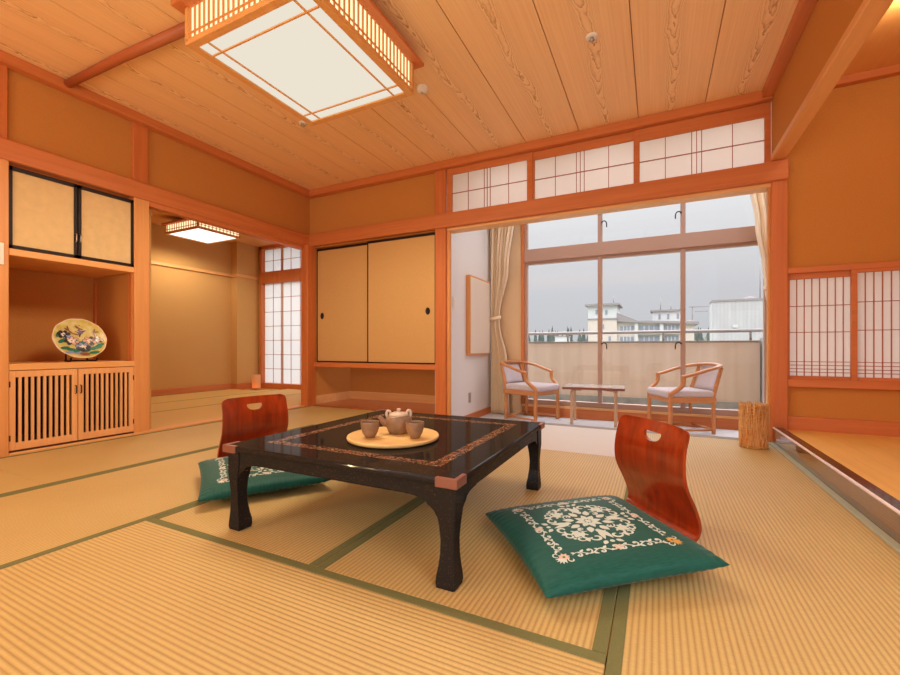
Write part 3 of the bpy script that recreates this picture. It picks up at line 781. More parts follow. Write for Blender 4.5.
# ------------------------------------------------------------------ legless chairs
def make_zaisu():
    """faces local -x (the sitter looks to -x); origin on the floor at the foot of the back"""
    prof = catmull([(-0.40, 0.014), (-0.30, 0.011), (-0.17, 0.010), (-0.06, 0.012), (0.0, 0.018), (0.030, 0.040), (0.036, 0.080), (0.022, 0.135), (0.002, 0.19), (-0.006, 0.25), (0.0, 0.315), (0.020, 0.386)], 6)
    pr = [(p[0], p[1]) for p in prof] if False else [(p.x, p.y) for p in [Vector((a.x, a.y, 0)) for a in [Vector((q[0], q[1], 0)) for q in prof]]]
    n = len(pr); th = 0.0055; nv = 28
    cum = [0.0]
    for a, b in zip(pr, pr[1:]): cum.append(cum[-1] + sqrt((b[0] - a[0]) ** 2 + (b[1] - a[1]) ** 2))
    def hw(i):
        d_top = cum[-1] - cum[i]; d_front = cum[i]
        w = 0.180
        z = pr[i][1]
        if z > 0.02: w = 0.178 + 0.006 * sin(min(1, max(0, (z - 0.02) / 0.30)) * pi)
        else: w = 0.178
        for d, r in ((d_top, 0.030), (d_front, 0.05)):
            if d < r: w -= r - sqrt(max(0, r * r - (r - d) ** 2))
        return w
    mb = MB(); bm = mb.bm
    top = []; bot = []
    for i in range(n):
        a = pr[max(i - 1, 0)]; b = pr[min(i + 1, n - 1)]
        tx, tz = b[0] - a[0], b[1] - a[1]; l = sqrt(tx * tx + tz * tz); nx, nz = -tz / l, tx / l
        w = hw(i); z = pr[i][1]
        r0, r1 = [], []
        for j in range(nv + 1):
            v = -1 + 2 * j / nv
            bow = -0.020 * v * v * min(1, max(0, (z - 0.06) / 0.15))
            r0.append(bm.verts.new((pr[i][0] + nx * th + bow, v * w, z + nz * th)))
            r1.append(bm.verts.new((pr[i][0] - nx * th + bow, v * w, z - nz * th)))
        top.append(r0); bot.append(r1)
    for i in range(n - 1):
        for j in range(nv):
            bm.faces.new((top[i][j], top[i][j + 1], top[i + 1][j + 1], top[i + 1][j]))
            bm.faces.new((bot[i][j], bot[i + 1][j], bot[i + 1][j + 1], bot[i][j + 1]))
        for j in (0, nv):
            bm.faces.new((top[i][j], top[i + 1][j], bot[i + 1][j], bot[i][j]))
    for i in (0, n - 1):
        for j in range(nv): bm.faces.new((top[i][j], top[i][j + 1], bot[i][j + 1], bot[i][j]))
    bmesh.ops.recalc_face_normals(bm, faces=bm.faces[:])
    for f in bm.faces: f.smooth = True
    o = mb.build('zaisu_sheet', M['zaisu'])
    cut = MB(); hz = 0.348
    poly = [(-0.043, hz), (0.043, hz)] + [(0.045 * cos(a), hz - 0.008 - 0.026 * sin(a)) for a in [pi * k / 14 for k in range(15)]]
    cut.prism(poly, -0.12, 0.15, 'x')
    c = cut.build('cutter', M['zaisu'])
    md = o.modifiers.new('hole', 'BOOLEAN'); md.operation = 'DIFFERENCE'; md.object = c; md.solver = 'EXACT'
    bpy.context.view_layer.update()
    dg = bpy.context.evaluated_depsgraph_get()
    me = bpy.data.meshes.new_from_object(o.evaluated_get(dg)); me.name = 'legless_chair'
    bpy.data.objects.remove(o); bpy.data.objects.remove(c)
    # split in back and seat parts
    out = []
    for part in ('seat', 'backrest'):
        b = bmesh.new(); b.from_mesh(me)
        kill = [f for f in b.faces if (f.calc_center_median().x < -0.02 and f.calc_center_median().z < 0.05) != (part == 'seat')]
        bmesh.ops.delete(b, geom=kill, context='FACES')
        m2 = bpy.data.meshes.new(part); b.to_mesh(m2); b.free()
        m2.materials.clear(); m2.materials.append(M['zaisu'])
        for p in m2.polygons: p.use_smooth = True
        if hasattr(m2, 'set_sharp_from_angle'): m2.set_sharp_from_angle(angle=radians(50))
        out.append(m2)
    return out
zs, zb = make_zaisu()
def place_zaisu(x, y, rz, label):
    t = thing('legless_chair', label, 'legless chair', (x, y, 0.0), rz, 'bent plywood legless floor chairs')
    for nm, me in (('seat', zs), ('backrest', zb)):
        o = bpy.data.objects.new(nm, me); COL.objects.link(o); o.parent = t
    return t
ZR = (-0.012, 1.700, radians(39))
ZL = (-1.985, 1.605, radians(39 + 129))
place_zaisu(*ZR, 'red-brown bent plywood legless chair in the right foreground')
place_zaisu(*ZL, 'red-brown bent plywood legless chair left of the table')

# ------------------------------------------------------------------ cushions
HALF = 0.263
def cush_shape(u, v, side):
    """u,v in -1..1; returns local point, side +1 top, -1 bottom"""
    pin = 1 - 0.045 * (1 - v * v) * abs(u) ** 2
    pin2 = 1 - 0.045 * (1 - u * u) * abs(v) ** 2
    x, y = u * HALF * pin, v * HALF * pin2
    prof = max(0.0, (1 - abs(u) ** 3.2) * (1 - abs(v) ** 3.2)) ** 0.40
    wr = 0.0016 * sin(u * 60 + 3 * v) * exp(-((1 - abs(v)) / 0.16) ** 2) + 0.0016 * sin(v * 60 + 2 * u) * exp(-((1 - abs(u)) / 0.16) ** 2)
    if side > 0: z = 0.052 + 0.042 * prof + wr * min(1, prof * 3)
    else: z = 0.052 - 0.042 * prof - wr * min(1, prof * 3)
    # corners droop a little, edges sag
    z -= 0.003 * (abs(u) * abs(v)) ** 3
    return Vector((x, y, z))
def strokes():
    """ornament: list of (points, width, material) and filled blobs, in -1..1 coordinates"""
    S = []; B = []
    def spiral(cx, cy, a0, r0, r1, turn, w0=0.020, mi=0, n=16):
        pts = []
        for k in range(n + 1):
            q = k / n; r = r0 + (r1 - r0) * q; a = a0 + turn * q
            pts.append((cx + r * cos(a), cy + r * sin(a)))
        S.append((pts, w0, mi))
    def leaf(cx, cy, ang, ln, wd, mi=0):
        pts = []
        for k in range(10):
            q = k / 9; pts.append((cx + cos(ang) * ln * q - sin(ang) * wd * sin(pi * q ** 0.8), cy + sin(ang) * ln * q + cos(ang) * wd * sin(pi * q ** 0.8)))
        for k in range(8, 0, -1):
            q = k / 9; pts.append((cx + cos(ang) * ln * q + sin(ang) * wd * sin(pi * q ** 0.8), cy + sin(ang) * ln * q - cos(ang) * wd * sin(pi * q ** 0.8)))
        B.append((pts, mi))
    def disc(cx, cy, r, mi=0):
        B.append(([(cx + r * cos(2 * pi * k / 10), cy + r * sin(2 * pi * k / 10)) for k in range(10)], mi))
    # medallion
    for k in range(8):
        a = 2 * pi * k / 8
        leaf(0.03 * cos(a), 0.03 * sin(a), a, 0.105, 0.030)
        b = a + pi / 8
        leaf(0.13 * cos(b), 0.13 * sin(b), b, 0.115, 0.034)
        spiral(0.20 * cos(a), 0.20 * sin(a), a + 2.6, 0.012, 0.052, 5.0, 0.016)
        spiral(0.20 * cos(a), 0.20 * sin(a), a + 3.8, 0.020, 0.010, 4.0, 0.012)
    disc(0, 0, 0.030)
    for k in range(4):
        a = 2 * pi * k / 4
        big = 0.33
        for s in (-1, 1):
            leaf(0.19 * cos(a), 0.19 * sin(a), a + s * 0.22, 0.19, 0.028)
            c = a + s * 0.30
            spiral(0.335 * cos(c), 0.335 * sin(c), c + s * 1.4, 0.058, 0.018, -s * 5.2, 0.022)
            d = a + s * 0.11
            leaf(0.40 * cos(d), 0.40 * sin(d), a + s * 0.75, 0.075, 0.022)
            e = a + s * 0.55
            spiral(0.315 * cos(e), 0.315 * sin(e), e - s * 1.2, 0.055, 0.020, s * 5.0, 0.022)
            leaf(0.36 * cos(e), 0.36 * sin(e), e - s * 0.5, 0.07, 0.022)
            leaf(0.25 * cos(a + s * 0.7), 0.25 * sin(a + s * 0.7), a + s * 0.5, 0.11, 0.022)
        disc(0.415 * cos(a), 0.415 * sin(a), 0.022)
        q = a + pi / 4
        leaf(0.27 * cos(q), 0.27 * sin(q), q, 0.12, 0.036)
        disc(0.41 * cos(q), 0.41 * sin(q), 0.016)
        for s in (-1, 1): spiral(0.385 * cos(q + s * 0.13), 0.385 * sin(q + s * 0.13), q + s * 1.5, 0.042, 0.014, -s * 4.6, 0.018)
    S[:] = [([(x * 1.24, y * 1.24) for x, y in p], w * 1.2, m) for p, w, m in S]; B[:] = [([(x * 1.24, y * 1.24) for x, y in p], m) for p, m in B]
    # border vine
    R = 0.64
    def rot(pts, k):
        c, s_ = [(1, 0), (0, 1), (-1, 0), (0, -1)][k]
        return [(c * x - s_ * y, s_ * x + c * y) for x, y in pts]
    for side in range(4):
        i0, j0 = len(S), len(B)
        pts = [(-0.54 + 1.08 * k / 60, -R + 0.030 * sin(2 * pi * 4 * k / 60)) for k in range(61)]
        S.append((pts, 0.014, 0))
        for k in range(8):
            x = -0.54 + 1.08 * (k + 0.5) / 8; s = 1 if k % 2 else -1
            if k in (3, 4): x += 0.03 * s
            spiral(x, -R + 0.022 * s, -s * pi / 2, 0.040, 0.012, s * 5.0, 0.018)
            leaf(x + 0.03, -R - 0.020 * s, -s * 0.6, 0.065, 0.017)
            leaf(x - 0.03, -R - 0.014 * s, pi + s * 0.6, 0.05, 0.015)
            disc(x, -R + 0.022 * s, 0.010)
        for k in range(7):
            a = 2 * pi * k / 7
            leaf(0.012 * cos(a), -R + 0.012 * sin(a), a, 0.050, 0.016, 2)
        disc(0, -R, 0.014, 0)
        for k in range(8):
            a = 2 * pi * k / 8
            leaf(-R + 0.012 * cos(a), -R + 0.012 * sin(a), a, 0.055, 0.017, 1 if side == 2 else 2)
        for s in (0, 1):
            aa = pi * 0.75 + s * pi
            spiral(-R + 0.09 * cos(aa - 0.0), -R + 0.09 * sin(aa), aa + 2.5, 0.045, 0.012, 5.0 * (1 if s else -1), 0.013)
        for k in range(5): leaf(-R - 0.02, -R - 0.02, pi * 1.25 + (k - 2) * 0.5, 0.085, 0.014, 1 if side == 2 else 0)
        S[i0:] = [(rot(p, side), w, m) for p, w, m in S[i0:]]
        B[j0:] = [(rot(p, side), m) for p, m in B[j0:]]
    return S, B
_SB = strokes()
def make_cushion_meshes():
    mb = MB(); N = 64
    f = lambda a: (lambda t: math.copysign(1 - (1 - abs(t)) ** 1.5, t))(2 * a - 1)
    mb.grid(lambda a, b: cush_shape(f(a), f(b), 1), N, N)
    mb.grid(lambda a, b: cush_shape(f(b), f(a), -1), N, N)
    bmesh.ops.remove_doubles(mb.bm, verts=mb.bm.verts[:], dist=0.0004)
    bmesh.ops.recalc_face_normals(mb.bm, faces=mb.bm.faces[:])
    body = bpy.data.meshes.new('cushion_cover'); mb.bm.to_mesh(body); mb.bm.free(); body.materials.append(M['satin'])
    mb = MB(); S, B = _SB; lift = 0.0009
    def top(u, v, dz=0): p = cush_shape(u, v, 1); p.z += lift + dz; return p
    for n, (pts, w, mi) in enumerate(S):
        dz = 0.00002 * (n % 11)
        m = len(pts); L = []; Rr = []
        for k in range(m):
            a = pts[max(k - 1, 0)]; b = pts[min(k + 1, m - 1)]
            tx, ty = b[0] - a[0], b[1] - a[1]; l = sqrt(tx * tx + ty * ty) or 1
            q = k / (m - 1); ww = w * 0.5 * (0.35 + 0.9 * sin(pi * (0.1 + 0.8 * q)))
            L.append(mb.bm.verts.new(top(pts[k][0] - ty / l * ww, pts[k][1] + tx / l * ww, dz)))
            Rr.append(mb.bm.verts.new(top(pts[k][0] + ty / l * ww, pts[k][1] - tx / l * ww, dz)))
        for k in range(m - 1):
            fc = mb.bm.faces.new((L[k], Rr[k], Rr[k + 1], L[k + 1])); fc.material_index = mi
    for n, (pts, mi) in enumerate(B):
        dz = 0.0003 + 0.00002 * (n % 13)
        cu = sum(p[0] for p in pts) / len(pts); cv = sum(p[1] for p in pts) / len(pts)
        c = mb.bm.verts.new(top(cu, cv, dz)); vs = [mb.bm.verts.new(top(p[0], p[1], dz)) for p in pts]
        for k in range(len(vs)):
            fc = mb.bm.faces.new((c, vs[k], vs[(k + 1) % len(vs)])); fc.material_index = mi
    bmesh.ops.recalc_face_normals(mb.bm, faces=mb.bm.faces[:])
    emb = bpy.data.meshes.new('embroidery'); mb.bm.to_mesh(emb); mb.bm.free()
    for k in ('thread', 'thread_gold', 'thread_pink'): emb.materials.append(M[k])
    return body, emb
cb, ce = make_cushion_meshes()
def place_cushion(x, y, rz, label, z=0.0):
    t = thing('floor_cushion', label, 'cushion', (x, y, z), rz, 'teal embroidered floor cushions')
    t.rotation_euler = (radians(2.8), 0, rz)
    for nm, me in (('cover', cb), ('embroidery', ce)):
        o = bpy.data.objects.new(nm, me); COL.objects.link(o); o.parent = t
    o['label'] = 'cream scroll and flower embroidery'
    return t
place_cushion(-0.189, 1.385, radians(-52.4), 'large teal floor cushion with full cream medallion in the right foreground', 0.012)
place_cushion(-1.705, 1.415, radians(57), 'teal floor cushion half hidden behind the left table leg', 0.012)

# ------------------------------------------------------------------ ceiling lights
def ceiling_light(name, label, cx, cy, zb, zt, wx, wy, lit, stren, pitch, dcol):
    t = thing(name, label, 'ceiling light', (cx, cy, zb), 0)
    h = zt - zb; hx, hy = wx / 2, wy / 2; r = 0.042 if wx > 0.7 and wy > 0.7 else 0.022
    f = MB()
    for s in (-1, 1):
        a, b = sorted((s * hx, s * (hx - r))); f.box(a, b, -hy, hy, 0, 0.028, bev=0.003)
        a, b = sorted((s * hy, s * (hy - r))); f.box(-hx + r, hx - r, a, b, 0, 0.028, bev=0.003)
        for q in (-1, 1):
            a, b = sorted((s * hx, s * (hx - 0.022))); c, d = sorted((q * hy, q * (hy - 0.022)))
            f.box(a, b, c, d, 0.02, h)
    f.build('frame', M['light_y'], t)
    c = MB(); e = 0.045 if wx > 0.7 and wy > 0.7 else 0.03
    for s in (-1, 1):
        a, b = sorted((s * (hx + e), s * (hx - 0.03))); c.box(a, b, -hy - e, hy + e, h - 0.022, h, bev=0.003)
        a, b = sorted((s * (hy + e), s * (hy - 0.03))); c.box(-hx + 0.03, hx - 0.03, a, b, h - 0.022, h, bev=0.003)
    c.box(-hx + 0.031, hx - 0.031, -hy + 0.031, hy - 0.031, h - 0.006, h - 0.001)
    c.build('crown', M['beam_y'], t)
    d = MB(); d.box(-hx + r, hx - r, -hy + r, hy - r, 0.010, 0.014)
    d.build('diffuser', lit, t)
    ml = MB()   # thin muntins under the diffuser
    for s in (-1, 1):
        ml.box(s * (hx - r - 0.075) - 0.004, s * (hx - r - 0.075) + 0.004, -hy + r, hy - r, 0.002, 0.0095)
        ml.box(-hx + r, hx - r, s * (hy - r - 0.075) - 0.004, s * (hy - r - 0.075) + 0.004, 0.001, 0.0085)
    if wx > 0.7: ml.build('muntins', M['light_y'], t)
    else: ml.bm.free()
    sp = MB(); k = 0.012   # paper sides
    for s in (-1, 1):
        a, b = sorted((s * (hx - k), s * (hx - k - 0.002))); sp.box(a, b, -hy + k, hy - k, 0.028, h - 0.022)
        a, b = sorted((s * (hy - k), s * (hy - k - 0.002))); sp.box(-hx + k, hx - k, a, b, 0.028, h - 0.022)
    sp.build('side_paper', dcol, t)
    la = MB()
    nx = int(wx / pitch); ny = int(wy / pitch)
    for i in range(1, ny):
        y = -hy + wy * i / ny
        for s in (-1, 1): a, b = sorted((s * (hx - 0.002), s * (hx - 0.010))); la.box(a, b, y - 0.0035, y + 0.0035, 0.026, h - 0.02)
    for i in range(1, nx):
        x = -hx + wx * i / nx
        for s in (-1, 1): a, b = sorted((s * (hy - 0.002), s * (hy - 0.010))); la.box(x - 0.0035, x + 0.0035, a, b, 0.026, h - 0.02)
    for s in (-1, 1):
        a, b = sorted((s * (hx - 0.001), s * (hx - 0.008))); la.box(a, b, -hy, hy, 0.050, 0.056)
        a, b = sorted((s * (hy - 0.001), s * (hy - 0.008))); la.box(-hx, hx, a, b, 0.050, 0.056)
    la.build('lattice', M['light_z'], t)
    return t
M['lit_paper'] = emit('lit_diffuser', (240, 230, 212), 0.97)
M['lit_side'] = emit('lit_side_paper', (252, 226, 176), 1.5)
M['lit_next'] = emit('lit_diffuser_next_room', (255, 250, 240), 1.6)
ceiling_light('ceiling_light', 'large square wooden lattice ceiling light over the low table', -1.708, 1.732, 2.166, 2.372, 0.815, 0.86, M['lit_paper'], 1, 0.034, M['lit_side'])
MB().box(-1.79, -1.63, 1.66, 1.81, 2.372, CZ).build('ceiling_mount', M['batten'], None)
bpy.data.objects['ceiling_mount'].parent = bpy.data.objects['ceiling_light']
bpy.data.objects['ceiling_mount'].matrix_parent_inverse = Matrix.Translation((1.708, -1.732, -2.166))
ceiling_light('ceiling_light', 'smaller lit lattice ceiling light seen through the opening in the next room', -5.28, 3.49, 2.10, 2.235, 0.66, 0.58, M['lit_next'], 1, 0.045, M['lit_side'])
nl = bpy.data.objects['ceiling_light.001']
mo = MB().box(-0.08, 0.08, -0.06, 0.06, 0.1345, 0.2105).build('ceiling_mount', M['batten'], nl)
# wooden batten on the ceiling left of the lamp
mb = MB(); mb.tube([(-3.50, 1.385, CZ - 0.026), (-2.9, 1.40, CZ - 0.027), (-2.18, 1.435, CZ - 0.028)], [0.024, 0.027, 0.03], n=12)
tag(mb.build('ceiling_batten', M['batten']), 'round reddish log batten on the ceiling, left of the big light', 'batten')

# small ceiling devices
def disc_dev(name, label, x, y, prof, mat, cat, core=None):
    t = thing(name, label, cat, (x, y, CZ))
    mb = MB(); mb.lathe(prof, 28, capb=False, capt=True); mb.build('base', mat, t)
    if core: mb = MB(); mb.lathe(core, 14, capb=False, capt=True); mb.build('sensor', M['metal'], t)
disc_dev('smoke_detector', 'white round smoke detector beside the corner of the big ceiling light', -1.433, 2.49, [(0.040, 0.001), (0.040, -0.012), (0.034, -0.026), (0.018, -0.032), (0.001, -0.033)], M['switch'], 'smoke detector', [(0.010, -0.032), (0.009, -0.037), (0.001, -0.038)])
disc_dev('ceiling_sprinkler', 'small round sprinkler head left of the big ceiling light', -2.50, 2.464, [(0.032, 0.004), (0.031, -0.006), (0.020, -0.008), (0.001, -0.008)], M['switch'], 'sprinkler', [(0.010, -0.008), (0.008, -0.022), (0.016, -0.024), (0.001, -0.026)])
disc_dev('ceiling_sprinkler', 'small round sprinkler head on the ceiling near the sunroom opening', -0.328, 2.506, [(0.034, 0.004), (0.033, -0.006), (0.022, -0.008), (0.001, -0.008)], M['switch'], 'sprinkler', [(0.010, -0.008), (0.008, -0.022), (0.016, -0.024), (0.001, -0.026)])

# ------------------------------------------------------------------ bamboo lantern and small lamp
ln = thing('woven_lantern', 'woven bamboo cylinder lantern on the tatami beside the right post', 'lantern', (0.575, 3.36, 0.0))
mb = MB(); R = 0.076; H = 0.285; rr = random.Random(5)
for k in range(84):
    a0 = 2 * pi * k / 84; tw = rr.choice((-1, 1)) * rr.uniform(0.05, 0.5); ph = rr.uniform(0, 6)
    pts = []
    for j in range(15):
        q = j / 14; a = a0 + tw * (q - 0.5) + 0.02 * sin(9 * q + ph); r = R + 0.003 * sin(22 * q + ph)
        pts.append((r * cos(a), r * sin(a), 0.004 + (H + rr.uniform(-0.004, 0.008) * (q > 0.95)) * q))
    mb.tube(pts, 0.0028, n=4, r2=0.0016)
for k in range(15):
    z = 0.012 + (H - 0.02) * k / 14; ph = rr.uniform(0, 6)
    mb.tube([((R + 0.004 * sin(21 * a + ph)) * cos(a), (R + 0.004 * sin(21 * a + ph)) * sin(a), z + 0.006 * sin(5 * a + ph)) for a in [2 * pi * j / 72 for j in range(72)]], 0.0022, n=4, closed=True)
mb.build('woven_shade', M['bamboo'], ln)
mb = MB(); mb.lathe([(0.001, 0), (R - 0.004, 0), (R - 0.004, 0.012), (0.001, 0.012)], 32, capb=False, capt=False); mb.build('base', M['bamboo'], ln)
mb = MB(); mb.lathe([(0.008, 0.012), (0.012, 0.03), (0.024, 0.06), (0.028, 0.085), (0.02, 0.108), (0.001, 0.116)], 16, capb=False, capt=True)
mb2 = MB(); mb2.lathe([(R - 0.006, 0.012), (R - 0.006, H - 0.012), (R - 0.0075, H - 0.012), (R - 0.0075, 0.012)], 32, capb=False, capt=False); mb2.build('paper_liner', paper_mat('amber_liner_paper', (206, 140, 72), 0.45), ln)
M['bulb'] = emit('warm_bulb', (255, 226, 170), 9.0); mb.build('bulb', M['bulb'], ln)
sl = thing('paper_lamp', 'small glowing paper lamp on the floor of the next room', 'lamp', (-5.66, 4.60, 0.012))
t = NT('lamp_shade_paper')
x, y, z = t.xyz(t.coord())
d = t.n('ShaderNodeBsdfDiffuse'); d.inputs[0].default_value = lin((246, 206, 154)); tl = t.n('ShaderNodeBsdfTranslucent'); tl.inputs[0].default_value = lin((250, 190, 120))
mx = t.n('ShaderNodeMixShader'); mx.inputs[0].default_value = 0.5; t.l(d.outputs[0], mx.inputs[1]); t.l(tl.outputs[0], mx.inputs[2]); t.l(mx.outputs[0], t.out.inputs[0])
M['shade'] = t.m
mb = MB(); mb.lathe([(0.062, 0.012), (0.064, 0.02), (0.064, 0.22), (0.060, 0.222), (0.060, 0.014)], 24, capb=False, capt=False); mb.build('lamp_shade', M['shade'], sl)
mb = MB(); mb.lathe([(0.001, 0), (0.066, 0), (0.066, 0.013), (0.001, 0.013)], 24, capb=False, capt=False); mb.build('base', M['post'], sl)
mb = MB(); mb.lathe([(0.006, 0.013), (0.018, 0.03), (0.020, 0.05), (0.001, 0.062)], 12, capb=False, capt=False); mb.build('bulb', M['bulb'], sl)

# ------------------------------------------------------------------ sunroom furniture
def make_armchair(loc, rz, label):
    """faces local +x, origin on the floor in the middle of the four legs"""
    t = thing('armchair', label, 'armchair', loc, rz, 'wooden armchairs with pale seats in the sunroom')
    t.scale = (1.08, 1.08, 1.02)
    W = M['chair_wood']; a = 0.19; b = 0.20
    for s in (-1, 1):
        fl = MB(); fl.tube(catmull([(a, s * b, 0.0), (a, s * b, 0.18), (a, s * b, 0.34), (a - 0.012, s * (b + 0.012), 0.375), (a - 0.075, s * (b + 0.025), 0.43), (a - 0.095, s * (b + 0.030), 0.475), (a - 0.095, s * (b + 0.030), 0.520)], 5), 0.018, n=8, r2=0.021)
        fl.build('leg', W, t)
        rl = MB(); rl.tube(catmull([(-a, s * b * 0.9, 0.0), (-a, s * b * 0.9, 0.2), (-a, s * b * 0.9, 0.34), (-a - 0.03, s * b * 0.88, 0.46), (-a - 0.075, s * b * 0.85, 0.605)], 5), 0.016, n=8, r2=0.019)
        rl.build('leg', W, t)
    ar = MB()
    pts = [(a - 0.085, b + 0.030, 0.522), (a - 0.18, b + 0.038, 0.548), (-0.10, b + 0.040, 0.585), (-0.19, b + 0.02, 0.608), (-0.262, 0.15, 0.625), (-0.290, 0.0, 0.632)]
    pts = pts + [(x, -y, z) for x, y, z in pts[-2::-1]]
    ar.tube(catmull(pts, 6), 0.016, n=8, r2=0.024, up=(0, 0, 1)); ar.build('arm_rail', W, t)
    fr = MB()
    fr.box(-a - 0.012, a + 0.012, -b - 0.010, -b + 0.012, 0.285, 0.335, bev=0.004); fr.box(-a - 0.012, a + 0.012, b - 0.012, b + 0.010, 0.285, 0.335, bev=0.004)
    fr.box(a - 0.012, a + 0.012, -b, b, 0.285, 0.335, bev=0.004); fr.box(-a - 0.012, -a + 0.012, -b, b, 0.285, 0.335, bev=0.004)
    fr.build('seat_frame', W, t)
    st = MB(); st.tube([(-a, -b * 0.9, 0.035), (-a, b * 0.9, 0.035)], 0.011, n=8)
    for s in (-1, 1): st.tube([(-a, s * b * 0.9, 0.035), (a, s * b, 0.035)], 0.011, n=8)
    st.build('stretcher', W, t)
    se = MB(); se.box(-a - 0.005, a + 0.028, -b + 0.002, b - 0.002, 0.325, 0.395, bev=0.026, seg=4)
    so = se.build('seat', M['seat_cloth'], t)
    for p in so.data.polygons: p.use_smooth = True
    bk = MB()
    def bf(u, v, o):
        y = -0.145 + 0.29 * u; z = 0.385 + 0.225 * v
        x = -a - 0.018 - 0.075 * v - 0.030 * (1 - (2 * u - 1) ** 2) + o * (0.016 * (1 - (2 * u - 1) ** 6) * (1 - (2 * v - 1) ** 6) + 0.004)
        return Vector((x, y, z))
    bk.grid(lambda u, v: bf(u, v, 1), 14, 10); bk.grid(lambda u, v: bf(v, u, -1), 10, 14)
    n = bk.bm; bmesh.ops.remove_doubles(n, verts=n.verts[:], dist=0.0001)
    be = [e for e in n.edges if e.is_boundary]
    bmesh.ops.bridge_loops(n, edges=be); bmesh.ops.recalc_face_normals(n, faces=n.faces[:])
    bk.build('backrest', M['seat_cloth'], t)
    return t
make_armchair((-1.265, 4.665, -0.15), radians(-20), 'left sunroom armchair, beside the tied beige curtain')
make_armchair((0.215, 4.70, -0.15), radians(205), 'right sunroom armchair, turned to the side table')
stb = thing('side_table', 'small rectangular side table between the two sunroom armchairs', 'table', (-0.590, 4.68, -0.15), radians(3))
t = NT('marbled_grey_laminate'); f = t.noise(t.coord(), 9, 5, 0.6, 1.0); t.bsdf(t.ramp(f, [(0.3, lin((170, 160, 156))), (0.7, lin((206, 198, 194)))]), 0.2, coat=0.3); M['laminate'] = t.m
box(-0.30, 0.30, -0.185, 0.185, 0.375, 0.40, bev=0.004).build('tabletop', M['laminate'], stb)
M['dark_red_wood'] = wood('dark_red_edge', (120, 62, 48), (144, 80, 62), 'x', 0.4)
e = MB(); e.box(-0.303, 0.303, -0.188, -0.180, 0.372, 0.396); e.box(-0.303, 0.303, 0.180, 0.188, 0.372, 0.396); e.box(-0.303, -0.296, -0.188, 0.188, 0.372, 0.396); e.box(0.296, 0.303, -0.188, 0.188, 0.372, 0.396)
e.build('edge_band', M['dark_red_wood'], stb)
M['leg_front'] = wood('greyed_leg_wood', (186, 150, 122), (204, 170, 140), 'z', 0.4)
for sx in (-1, 1):
    for sy in (-1, 1):
        l = MB(); l.tube(catmull([(sx * 0.215, sy * 0.14, 0.0), (sx * 0.215, sy * 0.14, 0.30), (sx * 0.213, sy * 0.137, 0.345), (sx * 0.19, sy * 0.125, 0.366), (sx * 0.12, sy * 0.10, 0.368)], 5), 0.014, n=8, r2=0.012)
        l.build('leg', M['leg_front'], stb)

# curtains
def curtain(name, label, left, rights, y, z0, z1, ztie, folds, mirror=1):
    t = thing(name, label, 'curtain', (left, y, z0))
    def wid(z):
        for (za, wa), (zb, wb) in zip(rights, rights[1:]):
            if za <= z <= zb:
                q = (z - za) / (zb - za); q = q * q * (3 - 2 * q); return wa + (wb - wa) * q
        return rights[-1][1]
    def fn(a, b):
        z = z0 + (z1 - z0) * b; w = wid(z)
        d = 0.030 * min(1.0, 0.35 + w / 0.35)
        ph = 2 * pi * folds * a
        x = mirror * w * (a + 0.012 * sin(2 * ph))
        yy = d * sin(ph + 0.4 * sin(3 * b)) + 0.012 * sin(ph * 0.37 + 5 * b)
        return Vector((x, yy, z - z0))
    mb = MB(); mb.grid(fn, 110, 50); o = mb.build('cloth', M['curtain'], t)
    so = o.modifiers.new('thickness', 'SOLIDIFY'); so.thickness = 0.003
    wt = wid(ztie)
    tb_ = MB(); pts = []
    for k in range(28):
        a = 2 * pi * k / 28
        pts.append((mirror * (wt / 2 + (wt / 2 + 0.012) * cos(a)), 0.046 * sin(a), ztie - z0 + 0.015 * cos(a)))
    tb_.tube(pts, 0.022, n=6, r2=0.004, closed=True, up=(0, 0, 1)); tb_.build('tieback', M['curtain'], t)
    return t
curtain('curtain', 'beige curtain tied back at the left end of the sunroom window', -1.815, [(-0.145, 0.24), (0.5, 0.21), (0.96, 0.115), (1.06, 0.115), (1.6, 0.22), (2.38, 0.315)], 4.835, -0.140, 2.38, 1.01, 7)
curtain('curtain', 'beige curtain gathered at the right end of the sunroom window', 1.18, [(-0.145, 0.25), (1.0, 0.24), (1.2, 0.26), (1.4, 0.28), (1.8, 0.335), (2.38, 0.41)], 4.84, -0.140, 2.38, 1.2, 6, -1)
# panel, switches, socket on the sunroom wall
wp = thing('wall_panel', 'shallow wooden panel hung on the white sunroom wall', 'wall panel', (-1.849, 4.46, 0.575))
box(0.0, 0.050, -0.30, 0.30, 0.0, 0.87, bev=0.004).build('box_frame', M['light_z'], wp)
box(0.048, 0.053, -0.285, 0.285, 0.02, 0.85).build('front_sheet', plain('pale_front_sheet', (230, 216, 200), 0.6), wp)
sw = thing('light_switch', 'white light switch on the white sunroom wall', 'switch', (-1.849, 3.86, 1.055))
box(0, 0.008, -0.035, 0.035, 0, 0.12, bev=0.003).build('plate', M['switch'], sw)
for z in (0.035, 0.075): box(0.006, 0.012, -0.014, 0.014, z - 0.014, z + 0.014, bev=0.002).build('rocker', M['switch'], sw)
so = thing('wall_socket', 'small socket plate low on the white sunroom wall', 'socket', (-1.849, 4.26, 0.05))
box(0, 0.006, -0.03, 0.03, 0, 0.11, bev=0.002).build('plate', plain('grey_plate', (176, 160, 146), 0.5), so)
sw = thing('light_switch', 'white wall switch on the post at the left edge of the photo', 'switch', (LX + 0.001, 1.045, 1.155))
box(0, 0.010, -0.05, 0.042, 0, 0.13, bev=0.003).build('plate', M['switch'], sw)
for z in (0.04, 0.09): box(0.008, 0.014, -0.03, 0.022, z - 0.018, z + 0.018, bev=0.002).build('rocker', plain('grey_rocker', (200, 196, 190), 0.4), sw)

